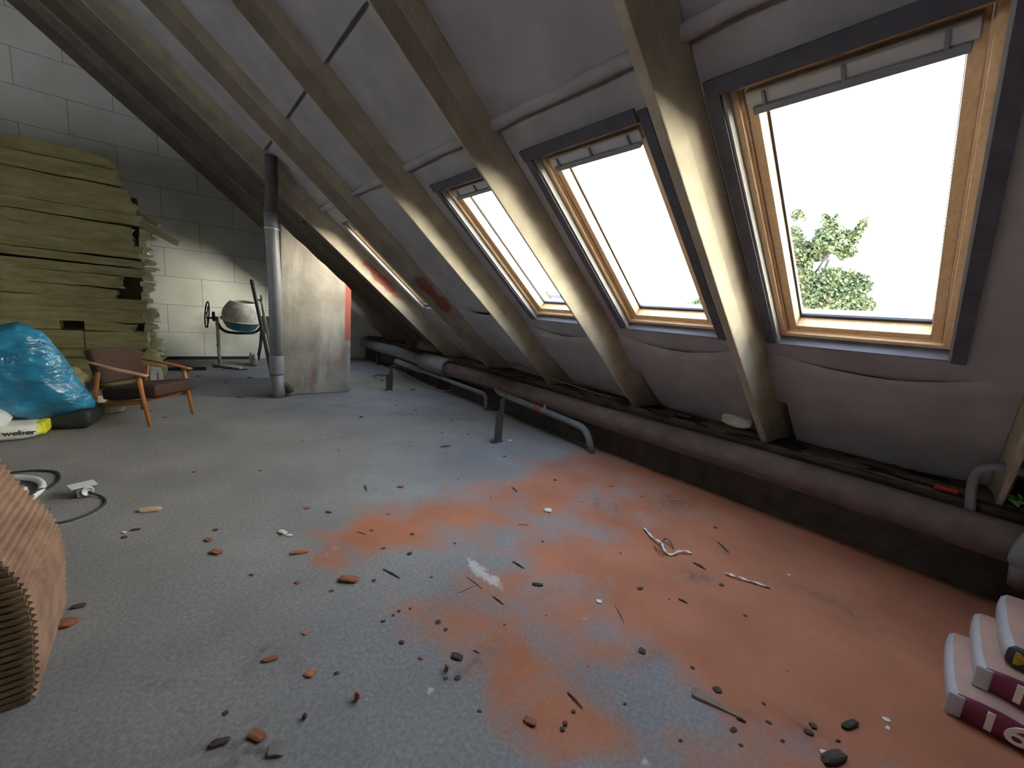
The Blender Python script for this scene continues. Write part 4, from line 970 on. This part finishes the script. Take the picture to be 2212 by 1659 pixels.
# ------------------------------------------------------------------ litter on the screed
def px_size(p): return (Vector(p)-CAM).length/FPX
CH = [ # px, py, width px, aspect, material, label
 (754,1254,42,.42,'r','broken red brick piece, the largest on the left half of the floor'),(647,1194,34,.30,'o','long orange brick sliver at the tip of the orange dust'),
 (670,1456,20,.8,'o','brick chunk lying on a thin dark crack'),(660,1368,12,.7,'o',None),(866,1052,14,.6,'r',None),(665,1098,13,.6,'r',None),
 (1184,1104,18,.8,'w','white topped stone on the orange dust'),(987,1420,26,.5,'d','dark wedge shaped chip in the dirt at the centre front'),(989,1465,12,.8,'d',None),(963,1466,9,.7,'d',None),
 (965,1447,9,1.9,'o','upright reddish splinter beside the dark wedge chip'),(1161,1264,24,.35,'d','short brown piece on the orange dust below the red dab'),(1383,1272,15,.5,'d',None),(1294,1300,12,.8,'w','pale pebble beside the white smear'),
 (891,1154,9,.7,'d',None),(886,1196,9,1.3,'d',None),(839,1111,11,.6,'r',None),(710,1107,14,.4,'d',None),(804,1146,10,.6,'r',None),(828,1185,10,.5,'d',None),(771,1511,10,2.0,'r','narrow standing red chip at the front left'),
 (1387,1407,14,.9,'d','dark pebble at the edge of the grey wedge'),(1199,1037,7,.9,'d',None),(886,1315,6,.9,'d',None),(862,1320,6,.8,'d',None),(850,1329,6,.8,'d',None),(828,1342,9,.5,'d',None),(808,1254,8,1,'d',None),
 (932,1247,7,.7,'d',None),(983,1174,6,.8,'d',None),(727,1455,9,.8,'d',None),(716,1277,9,.6,'d',None),(643,1259,12,.6,'r',None),(868,1388,12,.6,'d',None),(947,1344,10,1.1,'d',None),(963,1360,8,.9,'d',None),(909,1422,11,.5,'r',None),
 (147,1347,24,.8,'r','red brick chunk on the floor beside the cardboard bale'),(169,1311,18,.5,'d','dark chip above the red chunk near the cardboard'),(468,1194,24,.5,'r','red brick piece left of the orange dust'),(451,1167,14,.6,'r',None),(466,1145,9,.7,'d',None),
 (325,1104,32,.4,'t','flat tan chip lying alone at the left'),(543,1243,9,.7,'d',None),(556,1591,30,.5,'r','reddish brown piece at the bottom left of the floor'),(474,1606,28,.4,'d','dark sliver at the bottom left'),
 (602,1618,28,.9,'g','grey stone at the bottom left'),(487,1541,9,.9,'d',None),(658,1552,7,1.8,'d',None),(419,1020,7,.6,'d',None),(562,1017,6,.6,'d',None),(611,1151,20,.5,'w','pale crumbled mortar left of the orange dust'),(625,1157,13,.5,'w',None),
 (293,1145,14,.4,'d',None),(269,1161,10,.6,'d',None),(269,1151,10,.5,'w',None),(585,1425,26,.4,'r','knotted brown stick end at the left front'),(1549,1491,14,.8,'d','dark stone on the lower orange dust'),(1496,1443,9,.6,'d',None),
 (1559,1264,9,.7,'d',None),(1545,1140,9,.6,'d',None),(1388,1073,9,.4,'r',None),(1455,1081,14,.4,'o','small orange flake near the eave wall'),(1319,1050,12,.5,'o',None),(1584,1577,13,.5,'d',None),(1756,1568,11,.8,'d',None),(1747,1582,14,.6,'d',None),
 (1835,1567,34,.3,'d','dark curved chip near the cement bags'),(1800,1640,44,.35,'d','broken dark chip at the bottom edge, right of centre'),(1784,1630,18,.5,'w','pale chip on top of the dark broken one'),(1914,1555,10,.7,'w',None),(1918,1573,8,.6,'w',None),(1704,1242,6,.8,'w',None),
 (1145,1560,26,.5,'r','brown flat chip at the bottom centre'),(1221,1563,9,1,'d',None),(1215,1575,9,.8,'d',None),(1036,1537,10,.5,'d',None),(1239,1537,8,.7,'d',None),
 (892,843,12,.5,'d',None),(812,818,6,.6,'d',None),(825,822,6,.9,'d',None),(781,901,9,.5,'d',None),(886,955,5,.7,'d',None),(1101,952,10,.6,'w','pale pebble beside the nearer steel post'),(964,979,6,.4,'d',None),(1090,986,8,.5,'d',None),
 (1011,938,6,.6,'d',None),(977,909,6,.6,'d',None),(731,974,5,.5,'d',None),(955,935,6,.5,'d',None),(855,876,6,.5,'d',None),(897,887,9,.4,'d',None),(356,902,8,.5,'r',None),(427,813,8,.6,'r',None),(327,888,6,.5,'d',None),
 (653,953,6,.7,'r',None),(517,859,8,.5,'d',None),(488,827,6,.5,'d',None),(990,1035,5,.5,'d',None),(1060,1075,5,.6,'d',None),(1257,1085,6,.6,'d',None),(1172,1170,6,.6,'d',None),(1340,1195,6,.6,'d',None),(1610,1330,6,.6,'d',None),(1445,1295,6,.6,'d',None),
 (1090,1350,6,.7,'d',None),(1180,1330,5,.7,'d',None),(1040,1395,6,.7,'r',None),(1270,1440,6,.7,'r',None),(1350,1520,6,.7,'d',None),(1650,1520,7,.6,'d',None),(1700,1450,6,.5,'r',None),(1470,1600,8,.6,'d',None),(1600,1610,8,.5,'d',None),(1660,1560,9,.5,'d',None),(1690,1600,8,.5,'d',None),(1810,1600,8,.5,'d',None)]
MM = {'r': M_brown, 'o': M_brick, 'd': M_chipd, 'w': M_chipw, 't': mat('tan_chip', (.50, .36, .22), .85, .1), 'g': mat('grey_stone', (.20, .19, .175), .9, .2, 12)}
NMK = {'r': ('brick_chip', 'chip'), 'o': ('brick_chip', 'chip'), 'd': ('dark_crumb', 'crumb'), 'w': ('pale_pebble', 'pebble'), 't': ('wood_chip', 'chip'), 'g': ('stone', 'stone')}
GEN = {'r': ('small reddish brick crumb scattered on the concrete floor', 'small brick crumbs on the floor'), 'o': ('small orange brick crumb scattered on the concrete floor', 'small orange crumbs on the floor'),
       'd': ('small dark crumb of rubble scattered on the concrete floor', 'small dark crumbs on the floor'), 'w': ('tiny white crumb scattered on the concrete floor', 'tiny white crumbs on the floor')}
ANCH = [(754,1254,'the largest red brick piece'),(647,1194,'the long orange brick sliver'),(670,1456,'the brick chunk on the thin crack'),(1184,1104,'the white topped stone'),(987,1420,'the dark wedge shaped chip'),
 (1161,1264,'the short brown piece on the dust'),(1294,1300,'the pale pebble by the white smear'),(771,1511,'the narrow standing red chip'),(1387,1407,'the dark pebble by the grey wedge'),(147,1347,'the red chunk by the cardboard'),
 (468,1194,'the red piece left of the dust'),(325,1104,'the lone tan chip'),(556,1591,'the reddish brown bottom left piece'),(602,1618,'the grey stone'),(611,1151,'the crumbled mortar'),(585,1425,'the knotted stick end'),(1549,1491,'the dark stone on the dust'),
 (1835,1567,'the dark curved chip'),(1800,1640,'the big broken dark chip'),(1145,1560,'the brown flat bottom chip'),(1101,952,'the pebble by the steel post'),(842,845,'the far steel post'),(1073,955,'the nearer steel post'),(365,880,'the armchair'),(585,858,'the vent pipe foot'),
 (690,850,'the chimney stub foot'),(195,1070,'the socket box'),(1050,1243,'the white plaster smear'),(1440,1180,'the crumpled plastic strip'),(1615,1255,'the straight plastic strip'),(1550,1530,'the long grey splinter'),(1285,968,'the near pipe bend'),(1050,885,'the far pipe bend'),
 (846,1240,'the dark twig left of the dust'),(1120,1222,'the dark twig above the red dab'),(1076,1298,'the thin twig below the smear'),(1338,1327,'the thin slanting straw'),(962,965,'the brown twig by the post'),(1111,1058,'the bent splinter'),(1242,1513,'the dark nail'),(1475,1300,'the dark bent stick'),(2040,1530,'the cement bags'),(1740,1000,'the thick eave pipe')]
USED = set()
def where(x, y, base):
    for d_, ax, ay, nm in sorted((math.hypot(x-ax, (y-ay)*1.6), ax, ay, nm) for ax, ay, nm in ANCH):
        if d_ < 7: continue
        dx, dy = x-ax, (y-ay)*1.6
        dr = ('just left of', 'just right of')[dx > 0] if abs(dx) > abs(dy) else ('just behind', 'just in front of')[dy > 0]
        if d_ > 90: dr = {'just left of': 'far left of', 'just right of': 'well right of', 'just behind': 'some way behind', 'just in front of': 'some way in front of'}[dr]
        if (dr, nm) not in USED or d_ > 260:
            USED.add((dr, nm)); return base+' '+dr+' '+nm
    return base
BASE = {'r': 'small reddish brick crumb', 'o': 'small orange brick crumb', 'd': 'small dark rubble crumb', 'w': 'tiny white crumb'}
for i, (x, y, w, asp, mk, lab) in enumerate(CH):
    p = floor_at(x, y); sz = px_size(p)*w*.86; dy = sz*min(1.0, max(.35, asp*1.1)); h = sz*min(.36, .14+.17*asp)
    if asp > 1.3: dy = sz; h = sz*1.6
    o = chunk(NMK[mk][0], (p.x, p.y, -.001), (sz, dy, h), MM[mk], i+1, -YAW+.5*math.sin(i*1.7)+(.0), sub=2)
    if lab: tag(o, lab, NMK[mk][1])
    else: tag(o, where(x, y, BASE[mk]), NMK[mk][1], GEN[mk][1])
ST_ = [((828,1230),(864,1250),5,'dark twig at the left border of the orange dust'),((1108,1214),(1132,1229),5,'dark twig above the red dab of dust'),((1065,1289),(1088,1307),4,'thin twig below the white smear'),
 ((1009,1247),(1041,1272),2.5,'hair thin twig crossing the white smear'),((987,1283),(1027,1265),2.5,'thin orange straw left of the white smear'),((1328,1308),(1348,1346),2.5,'thin slanting straw on the orange dust'),((1119,1134),(1142,1135),3,'short straw near the white topped stone'),
 ((951,966),(973,964),5,'short brown twig in front of the steel post'),((1106,1053),(1117,1064),4,'bent splinter at the upper edge of the dust'),((788,1049),(792,1061),4,'short upright twig on the grey floor'),((1226,1496),(1258,1530),5,'dark nail at the bottom centre with a bright side'),
 ((1022,1405),(1035,1412),4,'short pale straw beside the dark wedge chip'),((1465,1295),(1485,1304),6,'dark bent stick on the orange dust'),((1498,1216),(1525,1231),5,'dark twig between the two plastic strips'),((1549,1171),(1574,1194),5,'brown splinter behind the plastic strips'),
 ((1590,1551),(1611,1561),7,'dark tip beside the long grey splinter'),((600,1146),(606,1158),3,'short twig stuck in crumbled mortar'),((790,1155),(770,1149),2.5,'faint straw on the tip of the dust')]
for (a, c, w, lab) in ST_:
    A_ = floor_at(*a); B_ = floor_at(*c); r_ = px_size(A_)*w/2
    r_ *= .55; A_.z = B_.z = r_*.8
    b = N(); mid = (A_+B_)/2+Vector((0, 0, r_*.6))+Vector((.02, -.01, 0))*(A_-B_).length
    o0 = A_.copy(); tube(b, [A_-o0, mid-o0, B_-o0], r_, 7, radii=[r_*.7, r_, r_*.5])
    o = build('twig', b, M_twig); o.location = o0; tag(o, lab, 'twig')
# long grey splinter
A_ = floor_at(1494, 1505); B_ = floor_at(1600, 1553); b = N()
d_ = (B_-A_); sd_ = Vector((-d_.y, d_.x, 0)).normalized()
hexa(b, [Vector((0, 0, 0)), sd_*.035, d_+sd_*.012, d_, Vector((0, 0, .012)), sd_*.035+Vector((0, 0, .02)), d_+sd_*.012+Vector((0, 0, .008)), d_+Vector((0, 0, .006))])
o = build('wood_splinter', b, mat('grey_wood', (.24, .17, .13), .9, .2, 20)); o.location = A_; tag(o, 'long flat grey wood splinter lying at the lower right of the dust', 'splinter')
# crumpled plastic strips
M_film = mat('plastic_film', (.62, .58, .57), .35, .1, 10, spec=.6)
def strip(pxs, w, lab, name='plastic_strip', m=None):
    b = N(); P3 = smoothpath([floor_at(*q)+Vector((0, 0, h)) for q, h in pxs], 6); L_ = []; o0 = P3[0].copy(); o0.z = 0
    for i, p in enumerate(P3):
        t_ = (P3[min(i+1, len(P3)-1)]-P3[max(i-1, 0)]).normalized(); sdv = Vector((-t_.y, t_.x, 0)).normalized(); ww = w*(.6+.6*abs(noise.noise(Vector((i*.4, 2, 3)))))
        L_.append([b.verts.new(p-o0+sdv*ww*k+Vector((0, 0, .006+.004*math.sin(i*1.3+k*2)+.004*abs(k)))) for k in (-1, 0, 1)])
    for a, c in zip(L_, L_[1:]):
        for k in range(2): b.faces.new((a[k], a[k+1], c[k+1], c[k]))
    o = build(name, b, m or M_film, smooth=True); so = o.modifiers.new('thick', 'SOLIDIFY'); so.thickness = .002
    o.location = o0; tag(o, lab, 'strip'); return o
strip([((1391,1143),0),((1408,1165),.01),((1428,1180),.015),((1432,1190),.01),((1447,1201),0),((1470,1195),.008),((1494,1197),0)], .011, 'crumpled whitish plastic strip on the orange dust')
strip([((1566,1240),0),((1585,1248),.006),((1620,1258),.002),((1663,1271),0)], .008, 'straight shiny white plastic strip near the crumpled one')
strip([((1412,1180),0),((1425,1196),.01),((1437,1203),0)], .007, 'short brown strap curl beside the crumpled plastic', 'strap_curl', M_brown)
strip([((1425,1175),0),((1440,1172),.02),((1455,1187),.0)], .005, 'small dark loop of strapping over the crumpled plastic', 'strap_loop', M_chipd)
# dark bits in front of the mixer
for i, (x, y, w) in enumerate([(470,794,14),(500,797,26),(520,799,20),(400,803,12),(540,816,9),(553,781,12),(395,792,20)]):
    p = floor_at(x, y); sz = px_size(p)*w
    o = chunk('dark_crumb', (p.x, p.y, 0), (sz, sz*.35, sz*.12), M_chipd, 300+i, -.1); tag(o, 'dark litter scrap lying in front of the mixer and the block wall', 'scrap', 'dark scraps before the mixer')

# ------------------------------------------------------------------ outside
M_leaf = mat('leaves', (.045, .066, .030), .7, .5, 2.5, col2=(.085, .092, .038)); M_bark = mat('bark', (.035, .032, .028), .9)
M_field = mat('fields', (.05, .06, .05), .95, .3, .02)
b = N(); box(b, (900, 300, -9.2), (1790, 2600, .4)); t = build('ground', b, M_field); struct(t)
b = N(); box(b, (1100, 300, -8.9), (700, 2600, .1)); t = build('sea', b, mat('sea_water', (.07, .085, .10), .8, .05)); struct(t)
def view(px, py, dist):
    v = RT*((px-W_/2)/FPX)-UP*((py-H_/2)/FPX)+FW; v.normalize(); return CAM+v*dist
def tree(root_px, dist, blobs, n_leaf, lab, leaf, limbs, m=M_leaf, seed=1):
    base = view(*root_px, dist); base.z = -9
    t = empty('tree', base); rnd = random.Random(seed); b = N(); inv = -base
    for (px, py, r, dd) in blobs:
        c = view(px, py, dist+dd); rad = r/FPX*dist
        k = int(n_leaf*(r*r)/sum(q[2]**2 for q in blobs))
        for _ in range(k):
            v = Vector((rnd.gauss(0, 1), rnd.gauss(0, 1), rnd.gauss(0, 1))).normalized()*rad*(rnd.random()**.45)
            if noise.noise((c+v)*(.9/rad*.5)) < -.16: continue
            p = c+v+inv; a = Vector((rnd.gauss(0, 1), rnd.gauss(0, 1), rnd.gauss(0, 1))).normalized(); u = a.orthogonal().normalized(); w = a.cross(u); s = leaf*rnd.uniform(.6, 1.3)
            b.faces.new([b.verts.new(p+u*s), b.verts.new(p+w*s*.6), b.verts.new(p-u*s), b.verts.new(p-w*s*.6)])
    build('foliage', b, m, t)
    b = N()
    for L_ in limbs: 
        pts_ = [view(x, y, dist+dd)+inv for x, y, dd in L_]
        tube(b, smoothpath(pts_, 4), .03*dist/12, 7)
    tube(b, [Vector((0, 0, 0)), view(*root_px, dist)+inv], .2, 10, radii=[.25, .07]); build('trunk', b, M_bark, t, True)
    tag(t, lab, 'tree'); return t
tree((1735, 690), 13, [(1700,520,26,0),(1712,480,18,0),(1722,465,10,0),(1705,580,34,0),(1735,550,24,.3),(1765,540,22,.3),(1795,520,26,0),(1790,485,13,0),(1782,468,6,0),(1808,466,5,0),(1820,525,20,0),(1843,508,13,0),(1858,490,8,0),(1868,480,9,0),(1772,520,12,0),(1768,502,6,0),
      (1715,640,44,0),(1750,655,34,0),(1790,620,34,0),(1820,605,26,0),(1840,640,34,0),(1858,615,16,0),(1843,590,9,0),(1800,660,40,0),(1850,670,26,0),(1740,610,22,0),(1835,545,10,0),(1815,550,10,0)], 30000,
     'leafy tree seen through the largest roof window', .050, [[(1730,680,0),(1752,605,0),(1768,580,0),(1790,550,0),(1840,515,0)],[(1730,680,0),(1715,600,0),(1708,520,0)],[(1770,600,0),(1780,585,0),(1790,560,0)]], seed=2)
tree((1185, 690), 30, [(1166,632,12,0),(1176,640,10,0),(1184,646,8,0),(1165,648,14,0),(1158,640,12,0)], 2600, 'pale round tree top seen through the third roof window', .09, [], mat('leaves_pale', (.06, .062, .038), .8), 5)
tree((1510, 700), 40, [(1490,662,9,0),(1505,658,12,0),(1518,652,12,0),(1478,664,6,0),(1530,660,14,0)], 2600, 'small tree top low in the middle roof window', .10, [], M_leaf, 9)
# neighbouring roofs
def house(px, py, dist, w, d, h, rise, m, lab, rz):
    c = view(px, py, dist); t = empty('house', (c.x, c.y, -9), rz); zt = c.z+9
    b = N(); box(b, (0, 0, (zt-rise)/2), (w, d, zt-rise)); build('walls', b, M_board, t)
    b = N(); zz = zt-rise
    P = [(-w/2-.3, -d/2-.3, zz), (w/2+.3, -d/2-.3, zz), (w/2+.3, d/2+.3, zz), (-w/2-.3, d/2+.3, zz), (-w/2-.3, 0, zt), (w/2+.3, 0, zt)]
    v = [b.verts.new(p) for p in P]
    for f in ((0, 1, 5, 4), (2, 3, 4, 5), (0, 4, 3), (1, 2, 5), (0, 3, 2, 1)): b.faces.new([v[i] for i in f])
    build('roof', b, m, t); tag(t, lab, 'house'); return t
house(1215, 638, 48, 12, 8, 5, 2.6, mat('slate_roof', (.035, .042, .05), .8), 'house with a grey blue roof seen through the third roof window', R(-60))
h_ = house(1408, 655, 60, 5, 5, 5, 1.2, mat('tile_roof', (.09, .05, .035), .8), 'tiny red roofed house low in the middle roof window', R(-40))
def antenna(px, py, dist, h, lab):
    top = view(px, py, dist); t = empty('antenna', (top.x, top.y, top.z-h)); b = N()
    tube(b, [(0, 0, h*.55), (.02, 0, h)], .012*dist/20, 6); tube(b, [(0, 0, -top.z+h-8.9), (0, 0, h*.55)], .004, 5); build('mast', b, M_bar, t)
    b = N()
    for k in range(5): tube(b, [(-.22+.03*k, 0, h-.05-.16*k), (.26-.03*k, .12, h-.02-.16*k)], .008*dist/20, 5)
    build('elements', b, M_bar, t); tag(t, lab, 'antenna'); return t
antenna(1447, 522, 22, .9, 'slim television aerial standing in the sky of the middle roof window')
antenna(1371, 612, 30, 1.3, 'thin distant aerial near the lower left corner of the middle roof window')
